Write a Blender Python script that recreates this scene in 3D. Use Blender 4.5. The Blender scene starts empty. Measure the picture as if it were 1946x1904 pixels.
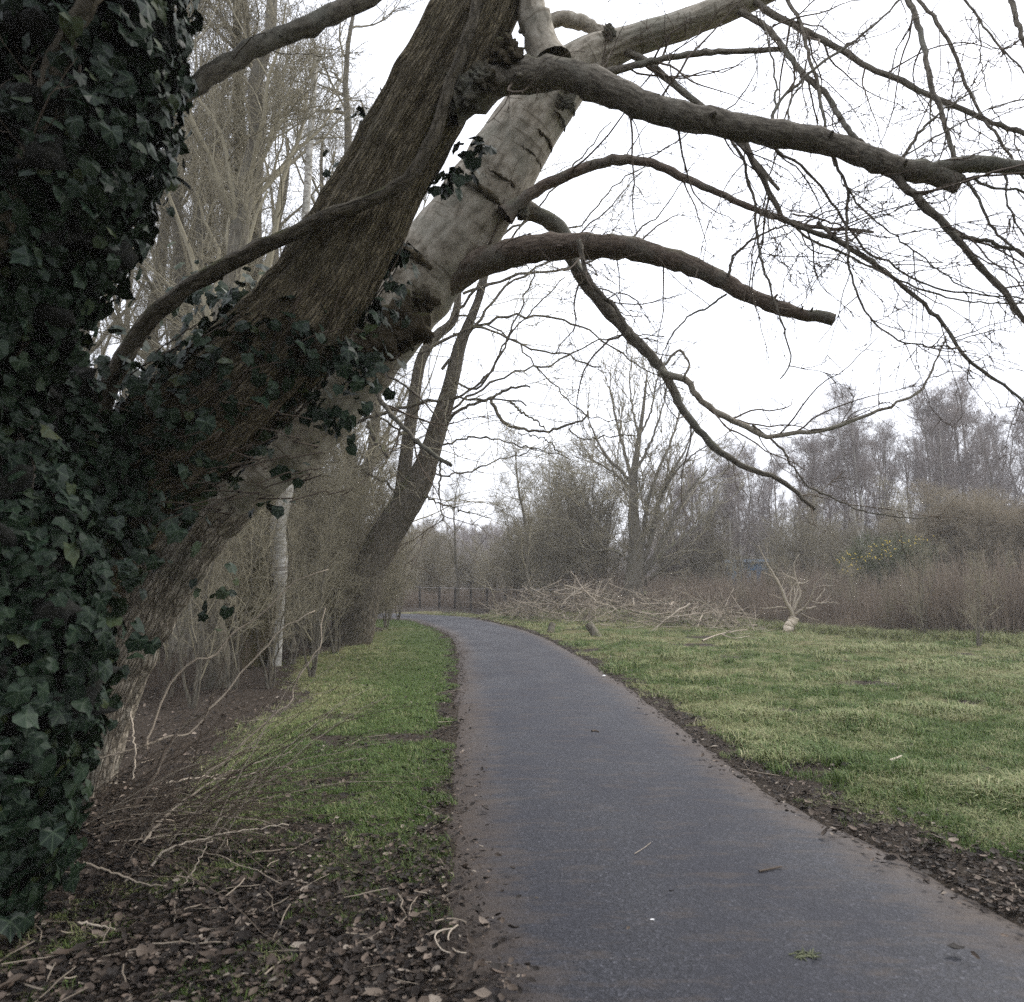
import bpy, math, random
import numpy as np
from mathutils import Vector, Matrix, Euler

scene = bpy.context.scene
# ------------------------------------------------------------------ camera
F, CX, CY, HOR, CAMH = 1400.0, 973.0, 952.0, 1095.0, 1.6
PITCH = math.atan((HOR - CY) / F)
cam_data = bpy.data.cameras.new('camera')
cam = bpy.data.objects.new('camera', cam_data)
scene.collection.objects.link(cam)
scene.camera = cam
cam.location = (0, 0, CAMH)
cam.rotation_euler = (math.radians(90) + PITCH, 0, 0)
cam_data.sensor_width = 36
cam_data.lens = F / 1946 * 36
cam_data.clip_start = 0.05
cam_data.clip_end = 2000
cam_data.dof.use_dof = True
cam_data.dof.focus_distance = 9.0
cam_data.dof.aperture_fstop = 3.0

# ------------------------------------------------------------------ sky and light
SUN_EL, SUN_AZ = math.radians(48), math.radians(55)      # overcast, a little brighter ahead to the right
world = bpy.data.worlds.new('World')
scene.world = world
world.use_nodes = True
wt = world.node_tree
wt.nodes.clear()
sky = wt.nodes.new('ShaderNodeTexSky')
sky.sky_type = 'NISHITA'
sky.sun_disc = False
sky.sun_elevation = SUN_EL
sky.sun_rotation = SUN_AZ
sky.air_density = 1.0
sky.dust_density = 4.0
wmix = wt.nodes.new('ShaderNodeMix'); wmix.data_type = 'RGBA'
wmix.inputs[0].default_value = 0.88
tc = wt.nodes.new('ShaderNodeTexCoord')
wn = wt.nodes.new('ShaderNodeTexNoise'); wn.inputs['Scale'].default_value = 1.6; wn.inputs['Detail'].default_value = 5
wr = wt.nodes.new('ShaderNodeValToRGB')
wr.color_ramp.elements[0].position = 0.3; wr.color_ramp.elements[0].color = (8.9, 9.3, 10.5, 1)
wr.color_ramp.elements[1].position = 0.7; wr.color_ramp.elements[1].color = (11.3, 11.7, 12.6, 1)
bg = wt.nodes.new('ShaderNodeBackground'); bg.inputs['Strength'].default_value = 0.092
wo = wt.nodes.new('ShaderNodeOutputWorld')
wt.links.new(tc.outputs['Generated'], wn.inputs['Vector'])
wt.links.new(wn.outputs['Fac'], wr.inputs['Fac'])
wt.links.new(sky.outputs[0], wmix.inputs[6])
wt.links.new(wr.outputs['Color'], wmix.inputs[7])
wt.links.new(wmix.outputs[2], bg.inputs['Color'])
wt.links.new(bg.outputs[0], wo.inputs[0])
sun_d = bpy.data.lights.new('sun', 'SUN')
sun_d.energy = 1.5; sun_d.angle = math.radians(20); sun_d.color = (1, 0.96, 0.9)
sun = bpy.data.objects.new('sun', sun_d)
scene.collection.objects.link(sun)
sd = Vector((math.sin(SUN_AZ) * math.cos(SUN_EL), math.cos(SUN_AZ) * math.cos(SUN_EL), math.sin(SUN_EL)))
sun.rotation_euler = sd.to_track_quat('Z', 'Y').to_euler()
scene.view_settings.view_transform = 'Standard'
scene.view_settings.look = 'None'
scene.view_settings.exposure = 1.1
scene.view_settings.gamma = 1
scene.view_settings.use_curve_mapping = False
scene.cycles.use_denoising = False        # the photograph is grainy and its finest twigs must stay
scene.cycles.max_bounces = 5
scene.cycles.diffuse_bounces = 3
scene.cycles.volume_bounces = 0
scene.cycles.transmission_bounces = 3

rng = np.random.default_rng(11)
cp, sp = math.cos(PITCH), math.sin(PITCH)

def P(x, y, Y):
    """point at world distance Y seen at photo pixel x, y (1946 wide)"""
    a = (x - CX) / F; b = (CY - y) / F
    dy = cp - sp * b; dz = sp + cp * b
    return np.array([a * Y / dy, Y, CAMH + dz * Y / dy])

def G(x, y):
    """ground point under photo pixel"""
    b = (CY - y) / F
    dy = cp - sp * b; dz = sp + cp * b
    Y = -CAMH * dy / dz
    return np.array([(x - CX) / F * Y / dy, Y])

# ------------------------------------------------------------------ helpers
def norm(v):
    return v / np.maximum(np.linalg.norm(v, axis=-1, keepdims=True), 1e-9)

def catmull(pts, n):
    pts = np.asarray(pts, float)
    if len(pts) == 2:
        t = np.linspace(0, 1, n)[:, None]
        return pts[0] * (1 - t) + pts[1] * t
    p = np.vstack([2 * pts[0] - pts[1], pts, 2 * pts[-1] - pts[-2]])
    seg = np.linalg.norm(np.diff(pts[:, :3], axis=0), axis=1)
    s = np.concatenate([[0], np.cumsum(seg)])
    u = np.linspace(0, s[-1], n)
    i = np.clip(np.searchsorted(s, u, side='right') - 1, 0, len(pts) - 2)
    t = ((u - s[i]) / np.maximum(seg[i], 1e-9))[:, None]
    p0, p1, p2, p3 = p[i], p[i + 1], p[i + 2], p[i + 3]
    return 0.5 * (2 * p1 + (p2 - p0) * t + (2 * p0 - 5 * p1 + 4 * p2 - p3) * t ** 2 + (3 * p1 - p0 - 3 * p2 + p3) * t ** 3)

class MB:
    def __init__(s):
        s.v = []; s.q = []; s.quv = []; s.t = []; s.tuv = []; s.r = []; s.n = 0
    def add(s, verts, quads=None, quv=None, tris=None, tuv=None, r=None):
        verts = np.asarray(verts, float).reshape(-1, 3)
        if quads is not None and len(quads):
            s.q.append(np.asarray(quads).reshape(-1, 4) + s.n)
            s.quv.append(np.zeros((len(s.q[-1]), 4, 2)) if quv is None else quv.reshape(-1, 4, 2))
        if tris is not None and len(tris):
            s.t.append(np.asarray(tris).reshape(-1, 3) + s.n)
            s.tuv.append(np.zeros((len(s.t[-1]), 3, 2)) if tuv is None else tuv.reshape(-1, 3, 2))
        s.v.append(verts)
        s.r.append(np.zeros(len(verts)) if r is None else np.broadcast_to(r, (len(verts),)))
        s.n += len(verts)
    def tube(s, pts, rad, S=6, cap=False, disp=None, r=None):
        """pts (N,K,3), rad (N,K)"""
        pts = np.asarray(pts, float); rad = np.asarray(rad, float)
        if pts.ndim == 2: pts = pts[None]; rad = rad[None]
        N, K, _ = pts.shape
        if N == 0: return
        T = norm(np.gradient(pts, axis=1))
        mean = norm(pts[:, -1] - pts[:, 0])
        ref = np.where(np.abs(mean[:, 2:3]) < 0.75, np.array([[0, 0, 1.0]]), np.array([[0, 1.0, 0.0]]))
        ref = np.where(np.abs((ref * mean).sum(-1, keepdims=True)) < 0.85, ref, np.array([[1.0, 0, 0]]))
        n1 = norm(np.cross(T, ref[:, None, :])); n2 = np.cross(T, n1)
        a = np.arange(S) / S * 2 * np.pi
        ca, sa = np.cos(a), np.sin(a)
        off = n1[:, :, None, :] * ca[None, None, :, None] + n2[:, :, None, :] * sa[None, None, :, None]
        R = rad[:, :, None] * np.ones(S)
        if disp is not None: R = R * disp
        V = pts[:, :, None, :] + off * R[..., None]
        idx = np.arange(N * K * S).reshape(N, K, S)
        nx = np.roll(idx, -1, axis=2)
        Q = np.stack([idx[:, :-1], nx[:, :-1], nx[:, 1:], idx[:, 1:]], -1)
        seg = np.linalg.norm(np.diff(pts, axis=1), axis=2)
        vv = np.concatenate([np.zeros((N, 1)), np.cumsum(seg, 1)], 1)
        vv = vv + (np.arange(N) * 1.37 % 50)[:, None]
        circ = 2 * np.pi * rad.max(1)
        uu = np.arange(S + 1) / S
        U0 = np.broadcast_to(circ[:, None, None] * uu[None, None, :-1], (N, K - 1, S))
        U1 = np.broadcast_to(circ[:, None, None] * uu[None, None, 1:], (N, K - 1, S))
        V0 = np.broadcast_to(vv[:, :-1, None], (N, K - 1, S)); V1 = np.broadcast_to(vv[:, 1:, None], (N, K - 1, S))
        uv = np.stack([np.stack([U0, V0], -1), np.stack([U1, V0], -1), np.stack([U1, V1], -1), np.stack([U0, V1], -1)], -2)
        rr = np.repeat(rng.random(N), K * S) if r is None else r
        vl = V.reshape(-1, 3); tr = None
        if cap:
            c = pts[:, -1] + T[:, -1] * rad[:, -1:] * 0.15
            ci = N * K * S + np.arange(N)
            tr = np.stack([idx[:, -1], nx[:, -1], np.broadcast_to(ci[:, None], (N, S))], -1).reshape(-1, 3)
            vl = np.vstack([vl, c]); rr = np.concatenate([np.broadcast_to(rr, (N * K * S,)), rng.random(N)])
        s.add(vl, Q.reshape(-1, 4), uv, tr, None, rr)
    def mesh(s, name, mat, origin=None, smooth=True):
        v = np.vstack(s.v)
        if origin is not None: v = v - np.asarray(origin)
        q = np.vstack(s.q) if s.q else np.zeros((0, 4), int)
        t = np.vstack(s.t) if s.t else np.zeros((0, 3), int)
        me = bpy.data.meshes.new(name)
        me.vertices.add(len(v)); me.vertices.foreach_set('co', v.astype(np.float32).ravel())
        nl = q.size + t.size
        me.loops.add(nl); me.loops.foreach_set('vertex_index', np.concatenate([q.ravel(), t.ravel()]).astype(np.int32))
        me.polygons.add(len(q) + len(t))
        ls = np.concatenate([np.arange(len(q)) * 4, q.size + np.arange(len(t)) * 3]).astype(np.int32)
        me.polygons.foreach_set('loop_start', ls)
        me.polygons.foreach_set('use_smooth', np.full(len(q) + len(t), smooth))
        uvl = me.uv_layers.new(name='UVMap')
        uv = np.concatenate([np.vstack(s.quv).ravel() if s.quv else np.zeros(0), np.vstack(s.tuv).ravel() if s.tuv else np.zeros(0)])
        uvl.data.foreach_set('uv', uv.astype(np.float32))
        at = me.attributes.new('rnd', 'FLOAT', 'POINT')
        at.data.foreach_set('value', np.concatenate(s.r).astype(np.float32))
        me.materials.append(mat)
        me.update(calc_edges=True)
        me.validate()
        return me

def link(name, data, parent=None, loc=(0, 0, 0)):
    o = bpy.data.objects.new(name, data)
    scene.collection.objects.link(o)
    o.location = loc
    if parent is not None: o.parent = parent
    return o
def tag(o, label=None, cat=None, group=None, kind=None):
    if label: o['label'] = label
    if cat: o['category'] = cat
    if group: o['group'] = group
    if kind: o['kind'] = kind
    return o
def thing(name, label, cat, loc, group=None):
    return tag(link(name, None, None, tuple(float(c) for c in loc)), label, cat, group)
def part(name, mb, mat, parent, kind=None, label=None, smooth=True):
    """mb holds world coordinates"""
    wl = np.zeros(3); p = parent
    while p is not None: wl = wl + np.array(p.location); p = p.parent
    o = link(name, mb.mesh(name, mat, wl, smooth), parent)
    return tag(o, label=label, kind=kind)

def snoise(x, y, sc, seed=0, n=10):
    r = np.random.default_rng(seed); o = 0
    for _ in range(n):
        a = r.uniform(0, 2 * np.pi); k = sc * r.uniform(0.5, 1.8)
        o = o + np.sin((x * math.cos(a) + y * math.sin(a)) * k + r.uniform(0, 6.28))
    return o / math.sqrt(n / 2) * 0.6

def grow(parents, n, t0, ang, length, K, rratio, up=0.0, wob=0.15, rmin=0.0015, rk=0.6, t1=1.0, per_m=False, side_up=0.0, tip=0.35, vec=None, r=rng):
    pts, rad = parents
    N, KP, _ = pts.shape
    if per_m:
        L = np.linalg.norm(np.diff(pts, axis=1), axis=2).sum(1)
        cnt = r.poisson(np.maximum(L * n, 0.01)); ii = np.repeat(np.arange(N), cnt)
    else:
        cnt = np.maximum(1, np.round(n * r.uniform(0.7, 1.3, N)).astype(int)); ii = np.repeat(np.arange(N), cnt)
    M = len(ii)
    t = r.uniform(t0, t1, M) * (KP - 1)
    j = np.clip(t.astype(int), 0, KP - 2); f = (t - j)[:, None]
    pos = pts[ii, j] * (1 - f) + pts[ii, j + 1] * f
    T = norm(pts[ii, j + 1] - pts[ii, j])
    pr = rad[ii, j] * (1 - f[:, 0]) + rad[ii, j + 1] * f[:, 0]
    rd = r.normal(size=(M, 3)); rd[:, 2] += side_up
    p = norm(rd - (rd * T).sum(1, keepdims=True) * T)
    th = np.radians(r.normal(ang[0], ang[1], M))[:, None]
    d = np.cos(th) * T + np.sin(th) * p
    tt = (t / (KP - 1) - t0) / max(1 - t0, 1e-3)
    L = r.uniform(length[0], length[1], M) * (1 - 0.55 * tt)
    r0 = np.maximum(np.minimum(pr * rk, rratio * L), rmin)
    out = np.zeros((M, K, 3)); out[:, 0] = pos
    st = (L / (K - 1))[:, None]
    upv = np.array([0, 0, 1.0])
    for k in range(1, K):
        d = norm(d + r.normal(size=(M, 3)) * wob + upv * up / K + (0 if vec is None else np.array(vec) / K))
        out[:, k] = out[:, k - 1] + d * st
    rr = r0[:, None] * np.linspace(1, tip, K)[None, :]
    return out, np.maximum(rr, rmin * 0.6)

# ------------------------------------------------------------------ materials
def newmat(name):
    m = bpy.data.materials.new(name); m.use_nodes = True
    nt = m.node_tree; b = nt.nodes['Principled BSDF']
    return m, nt, b
def N_(nt, t, **kw):
    n = nt.nodes.new(t)
    for k, v in kw.items():
        if k.startswith('i_'): n.inputs[k[2:].replace('_', ' ')].default_value = v
        else: setattr(n, k, v)
    return n
def ramp(nt, fac, stops):
    r = nt.nodes.new('ShaderNodeValToRGB'); e = r.color_ramp.elements
    while len(e) > 1: e.remove(e[-1])
    e[0].position = stops[0][0]; e[0].color = (*stops[0][1], 1)
    for p, c in stops[1:]:
        x = e.new(p); x.color = (*c, 1)
    nt.links.new(fac, r.inputs[0]); return r.outputs[0]
def mix(nt, fac, a, b, typ='MIX'):
    m = nt.nodes.new('ShaderNodeMix'); m.data_type = 'RGBA'; m.blend_type = typ
    for i, v in ((0, fac), (6, a), (7, b)):
        if isinstance(v, (int, float)): m.inputs[i].default_value = v
        elif isinstance(v, tuple): m.inputs[i].default_value = (*v, 1)
        else: nt.links.new(v, m.inputs[i])
    return m.outputs[2]
def noise(nt, vec, scale, detail=4, rough=0.6, out='Fac'):
    n = nt.nodes.new('ShaderNodeTexNoise'); n.inputs['Scale'].default_value = scale
    n.inputs['Detail'].default_value = detail; n.inputs['Roughness'].default_value = rough
    if vec is not None: nt.links.new(vec, n.inputs['Vector'])
    return n.outputs[out]
def mapping(nt, vec, scale):
    m = nt.nodes.new('ShaderNodeMapping'); m.inputs['Scale'].default_value = scale
    nt.links.new(vec, m.inputs['Vector']); return m.outputs[0]
def bump(nt, h, b, strength, dist):
    n = nt.nodes.new('ShaderNodeBump'); n.inputs['Strength'].default_value = strength; n.inputs['Distance'].default_value = dist
    nt.links.new(h, n.inputs['Height']); nt.links.new(n.outputs[0], b.inputs['Normal'])
def rnd_attr(nt):
    a = nt.nodes.new('ShaderNodeAttribute'); a.attribute_name = 'rnd'; return a.outputs['Fac']

def m_bark(name, lo, mid, hi, su, sv, strength=0.8, dist=0.02, moss=0.0, rings=0.0, lichen=(0.30, 0.31, 0.26), warpf=0.012, crack=0.0):
    m, nt, b = newmat(name)
    uv = nt.nodes.new('ShaderNodeTexCoord').outputs['UV']
    obj = nt.nodes.new('ShaderNodeTexCoord').outputs['Object']
    warp = noise(nt, uv, 5, 3, 0.5, 'Color')
    uv2 = mix(nt, warpf, uv, warp, 'ADD')
    f = noise(nt, mapping(nt, uv2, (su, sv, 1)), 1, 6, 0.62)
    big = noise(nt, obj, 2.5, 4)
    fine = noise(nt, obj, 90, 3, 0.7)
    col = ramp(nt, f, [(0.38, lo), (0.5, mid), (0.63, hi)])
    col = mix(nt, 0.35, col, ramp(nt, fine, [(0.3, lo), (0.7, hi)]))
    col = mix(nt, ramp(nt, big, [(0.48, (0, 0, 0)), (0.62, (0.55, 0.55, 0.55))]), col, mix(nt, fine, lo, lichen))
    if crack:
        vo = nt.nodes.new('ShaderNodeTexVoronoi'); vo.feature = 'DISTANCE_TO_EDGE'; vo.inputs['Scale'].default_value = 1
        nt.links.new(mapping(nt, mix(nt, 0.03, uv, warp, 'ADD'), (su * 0.9, sv * 1.1, 1)), vo.inputs['Vector'])
        ck = ramp(nt, vo.outputs['Distance'], [(0.0, (crack,) * 3), (0.16, (0, 0, 0))])
        col = mix(nt, ck, col, lo)
        f = mix(nt, 0.5, f, ramp(nt, vo.outputs['Distance'], [(0.0, (0, 0, 0)), (0.25, (1, 1, 1))]))
    if rings:
        rg = noise(nt, mapping(nt, uv2, (1.6, 26, 1)), 1, 3, 0.5)
        rm = ramp(nt, rg, [(0.60, (0, 0, 0)), (0.66, (rings, rings, rings))])
        col = mix(nt, rm, col, lo)
    if moss:
        g = nt.nodes.new('ShaderNodeNewGeometry'); sx = nt.nodes.new('ShaderNodeSeparateXYZ')
        nt.links.new(g.outputs['Normal'], sx.inputs[0])
        mm = nt.nodes.new('ShaderNodeMath'); mm.operation = 'MULTIPLY_ADD'
        nt.links.new(sx.outputs['Z'], mm.inputs[0]); mm.inputs[1].default_value = 0.25
        nt.links.new(noise(nt, obj, 5, 5), mm.inputs[2])
        k = ramp(nt, mm.outputs[0], [(0.62, (0, 0, 0)), (0.78, (moss, moss, moss))])
        col = mix(nt, k, col, mix(nt, fine, (0.04, 0.05, 0.015), (0.12, 0.12, 0.04)))
    nt.links.new(col, b.inputs['Base Color'])
    b.inputs['Roughness'].default_value = 0.9
    b.inputs['Specular IOR Level'].default_value = 0.2
    h = mix(nt, 0.3, f, fine)
    bump(nt, h, b, strength, dist)
    return m

def m_twig(name, a, c, sc=1.5, rough=0.85):
    m, nt, b = newmat(name)
    obj = nt.nodes.new('ShaderNodeTexCoord').outputs['Object']
    oi = nt.nodes.new('ShaderNodeObjectInfo').outputs['Random']
    col = mix(nt, noise(nt, obj, sc, 3), a, c)
    col = mix(nt, rnd_attr(nt), col, mix(nt, 0.5, col, tuple(x * 0.45 for x in a)))
    col = mix(nt, 0.5, col, mix(nt, oi, tuple(x * 0.8 for x in a), c))
    nt.links.new(col, b.inputs['Base Color']); b.inputs['Roughness'].default_value = rough
    b.inputs['Specular IOR Level'].default_value = 0.25
    return m

def m_leaf(name, stops, veins=None, rough=0.4, obj_rand=False, spec=0.5, back=None):
    m, nt, b = newmat(name)
    if obj_rand:
        r = nt.nodes.new('ShaderNodeObjectInfo').outputs['Random']
    else:
        r = rnd_attr(nt)
    col = ramp(nt, r, stops)
    tco = nt.nodes.new('ShaderNodeTexCoord').outputs['Object']
    col = mix(nt, noise(nt, tco, 25, 3), col, mix(nt, 0.5, col, stops[0][1]))
    if veins:
        a = nt.nodes.new('ShaderNodeAttribute'); a.attribute_name = 'vein'
        col = mix(nt, ramp(nt, a.outputs['Fac'], [(0.80, (0, 0, 0)), (0.97, (0.75, 0.75, 0.75))]), col, veins)
    if back:
        g = nt.nodes.new('ShaderNodeNewGeometry')
        col = mix(nt, g.outputs['Backfacing'], col, back)
    nt.links.new(col, b.inputs['Base Color'])
    b.inputs['Roughness'].default_value = rough; b.inputs['Specular IOR Level'].default_value = spec
    return m

BARK_F = m_bark('brown_fissured_bark', (0.045, 0.035, 0.021), (0.20, 0.165, 0.10), (0.36, 0.30, 0.20), 48, 8, 1.0, 0.035, moss=0.3, lichen=(0.22, 0.20, 0.13), crack=0.75)
BARK_S = m_bark('pale_smooth_bark', (0.10, 0.082, 0.056), (0.31, 0.27, 0.21), (0.44, 0.40, 0.33), 14, 9, 0.5, 0.012, rings=0.6, moss=0.15)
BARK_L = m_bark('pale_fissured_bark', (0.08, 0.065, 0.046), (0.30, 0.255, 0.195), (0.46, 0.41, 0.33), 26, 8, 1.0, 0.03, crack=0.85)
BARK_B = m_bark('grey_branch_bark', (0.035, 0.029, 0.022), (0.13, 0.11, 0.083), (0.26, 0.235, 0.19), 30, 14, 0.7, 0.01, moss=0.3, rings=0.4)
BARK_R = m_bark('reddish_branch_bark', (0.035, 0.025, 0.019), (0.115, 0.086, 0.064), (0.23, 0.185, 0.145), 34, 12, 0.7, 0.01, moss=0.3)
BARK_C = m_bark('cracked_burr_bark', (0.012, 0.009, 0.005), (0.06, 0.045, 0.025), (0.14, 0.11, 0.06), 30, 30, 1.0, 0.03, moss=0.5)
BARK_M = m_bark('background_bark', (0.035, 0.029, 0.02), (0.115, 0.10, 0.072), (0.20, 0.18, 0.14), 24, 7, 0.9, 0.02, moss=0.6, lichen=(0.2, 0.19, 0.15))
BARK_D = m_bark('dark_mossy_background_bark', (0.03, 0.025, 0.016), (0.11, 0.092, 0.064), (0.21, 0.18, 0.135), 16, 6, 1.0, 0.03, moss=0.7, lichen=(0.1, 0.085, 0.05), crack=0.6)
BARK_BIRCH = m_bark('birch_bark', (0.12, 0.10, 0.08), (0.42, 0.40, 0.35), (0.6, 0.58, 0.53), 6, 14, 0.5, 0.01, rings=0.9)
TWIG_F = m_twig('dark_twig_bark', (0.085, 0.062, 0.045), (0.15, 0.12, 0.09))
TWIG_M = m_twig('grey_olive_twig_bark', (0.17, 0.148, 0.10), (0.33, 0.295, 0.205))
TWIG_R = m_twig('purple_brown_twig_bark', (0.155, 0.13, 0.115), (0.30, 0.26, 0.24))
TWIG_P = m_twig('pale_dead_wood', (0.26, 0.21, 0.155), (0.58, 0.50, 0.40), 4)
TWIG_D = m_twig('dull_dead_wood', (0.19, 0.155, 0.115), (0.46, 0.40, 0.31), 4)
STEM_B = m_twig('brown_dead_stems', (0.13, 0.10, 0.075), (0.34, 0.275, 0.21), 1)
STEM_Y = m_twig('straw_stems', (0.24, 0.195, 0.13), (0.36, 0.31, 0.22), 1)
IVY = m_leaf('ivy_leaf', [(0, (0.004, 0.011, 0.005)), (0.5, (0.010, 0.024, 0.011)), (0.9, (0.022, 0.042, 0.02)), (1, (0.06, 0.075, 0.02))], (0.035, 0.055, 0.028), 0.55, spec=0.22, back=(0.025, 0.04, 0.018))
IVY_O = m_leaf('ivy_leaf_single', [(0, (0.006, 0.016, 0.008)), (0.5, (0.015, 0.034, 0.017)), (0.9, (0.034, 0.058, 0.03)), (1, (0.075, 0.085, 0.025))], (0.06, 0.09, 0.05), 0.48, True, spec=0.28, back=(0.025, 0.04, 0.018))
LITTER = m_leaf('dead_leaf', [(0, (0.012, 0.009, 0.007)), (0.5, (0.036, 0.026, 0.019)), (0.78, (0.09, 0.066, 0.048)), (0.92, (0.20, 0.15, 0.115)), (1, (0.36, 0.31, 0.25))], None, 0.75, spec=0.3)
LITTER_O = m_leaf('dead_leaf_single', [(0, (0.03, 0.02, 0.013)), (0.5, (0.09, 0.063, 0.044)), (0.85, (0.18, 0.14, 0.105)), (1, (0.34, 0.30, 0.24))], None, 0.7, True, spec=0.35)
GORSE = m_leaf('gorse_needles', [(0, (0.05, 0.06, 0.025)), (1, (0.14, 0.15, 0.07))], None, 0.7)
FLOWER = m_leaf('gorse_flower', [(0, (0.5, 0.36, 0.03)), (1, (0.7, 0.52, 0.05))], None, 0.6)
GRASS_G = m_leaf('green_grass_blade', [(0, (0.04, 0.085, 0.014)), (0.5, (0.095, 0.155, 0.028)), (0.85, (0.16, 0.21, 0.05)), (1, (0.30, 0.28, 0.13))], None, 0.6, spec=0.3)
GRASS_Y = m_leaf('straw_grass_blade', [(0, (0.09, 0.14, 0.035)), (0.45, (0.20, 0.205, 0.08)), (1, (0.42, 0.37, 0.21))], None, 0.7, spec=0.3)
def m_plain(name, a, c, sc, rough=0.8):
    m, nt, b = newmat(name)
    o = nt.nodes.new('ShaderNodeTexCoord').outputs['Object']
    nt.links.new(ramp(nt, noise(nt, o, sc, 4), [(0.35, a), (0.65, c)]), b.inputs['Base Color'])
    b.inputs['Roughness'].default_value = rough
    bump(nt, noise(nt, o, sc * 4, 3), b, 0.4, 0.01)
    return m
CUTWOOD = m_plain('cut_wood', (0.45, 0.37, 0.27), (0.62, 0.54, 0.42), 12)
POSTWOOD = m_plain('weathered_post_wood', (0.02, 0.017, 0.014), (0.06, 0.05, 0.04), 14)
WIRE = m_plain('fence_wire', (0.16, 0.14, 0.12), (0.24, 0.22, 0.2), 30, 0.5)
PAPER = m_plain('white_litter', (0.62, 0.62, 0.62), (0.8, 0.8, 0.8), 30)
BLUE = m_plain('blue_paint', (0.05, 0.17, 0.33), (0.13, 0.28, 0.44), 1.2, 0.5)
BLUE_P = m_plain('pale_blue_paint', (0.26, 0.36, 0.48), (0.34, 0.45, 0.56), 1.2, 0.5)
DARKMETAL = m_plain('dark_shed_wall', (0.05, 0.045, 0.045), (0.10, 0.09, 0.085), 2)
BRICK = m_plain('orange_brown_wall', (0.22, 0.11, 0.07), (0.32, 0.18, 0.12), 3)

# ------------------------------------------------------------------ path outline
Lpx = [(838, 2300), (846, 2050), (850, 1904), (850, 1700), (852, 1500), (858, 1400), (866, 1300), (868, 1245), (852, 1207), (805, 1187), (765, 1177)]
Rpx = [(2600, 2100), (2150, 1850), (1946, 1745), (1772, 1656), (1650, 1592), (1544, 1542), (1439, 1482), (1333, 1404), (1250, 1345), (1180, 1292), (1110, 1249), (1040, 1213), (985, 1193), (930, 1180), (870, 1171)]
Lw = [np.array([0.2, -6]), np.array([0.0, -2])] + [G(*p) for p in Lpx] + [np.array([-7.5, 29.6]), np.array([-14, 31]), np.array([-30, 32])]
Rw = [np.array([3.0, -6]), np.array([2.85, -2])] + [G(*p) for p in Rpx] + [np.array([-6.5, 33.2]), np.array([-14, 34.4]), np.array([-30, 35.5])]
Lw = [p for p in Lw]; Rw = [p for p in Rw]
NS = 420
def c2(pl, n):
    a = np.array([[p[0], p[1], 0] for p in pl]); return catmull(a, n)[:, :2]
Lc, Rc = c2(Lw, NS), c2(Rw, NS)
PATHLINE = (Lc + Rc) / 2
def seg_dist(px, py, line):
    """distance from many points to a dense polyline's vertices"""
    out = np.full(px.shape, 1e9)
    for i in range(0, len(line), 1):
        out = np.minimum(out, (px - line[i, 0]) ** 2 + (py - line[i, 1]) ** 2)
    return np.sqrt(out)
def side(px, py):
    """signed distance to the path: <0 on it; and which side (-1 left, +1 right)"""
    near = (py < 60)
    xl = np.interp(py, Lc[:, 1], Lc[:, 0]); xr = np.interp(py, Rc[:, 1], Rc[:, 0])
    dl = seg_dist(px, py, Lc[::3]); dr = seg_dist(px, py, Rc[::3])
    # inside test by even-odd polygon
    poly = np.vstack([Lc[::4], Rc[::-4]])
    ins = np.zeros(px.shape, bool)
    x0, y0 = poly[:, 0], poly[:, 1]; x1, y1 = np.roll(x0, -1), np.roll(y0, -1)
    for a, b_, c, d in zip(x0, y0, x1, y1):
        cond = ((b_ > py) != (d > py))
        ins ^= cond & (px < (c - a) * (py - b_) / ((d - b_) if abs(d - b_) > 1e-12 else 1e-12) + a)
    d = np.minimum(dl, dr)
    return np.where(ins, -d, d), np.where(dl < dr, -1, 1)
def gz(x, y, d=None):
    x = np.asarray(x, float); y = np.asarray(y, float)
    if d is None: d, _ = side(x, y)
    fade = np.clip((d - 0.05) / 0.8, 0, 1)
    z = snoise(x, y, 0.8, 1) * 0.05 + snoise(x, y, 3.0, 2) * 0.022 + snoise(x, y, 9.0, 3) * 0.008
    z = z * fade + 0.012 * fade * np.clip(d, 0, 2)
    far = np.clip((np.hypot(x, y - 30) - 60) / 200, 0, 1)
    return np.where(d < 0.05, -0.03, z - 0.004) + far ** 1.5 * 9
THX = np.array([-6, 1.5, 4, 5.5, 7.2, 8.3, 9.5, 12, 16, 30, 60]); THY = np.array([36, 35, 32, 29.5, 25.5, 22.6, 20.5, 17.5, 14.5, 11, 8])   # front edge of the brown thicket
def thick_front(x): return np.interp(x, THX, THY)

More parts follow.
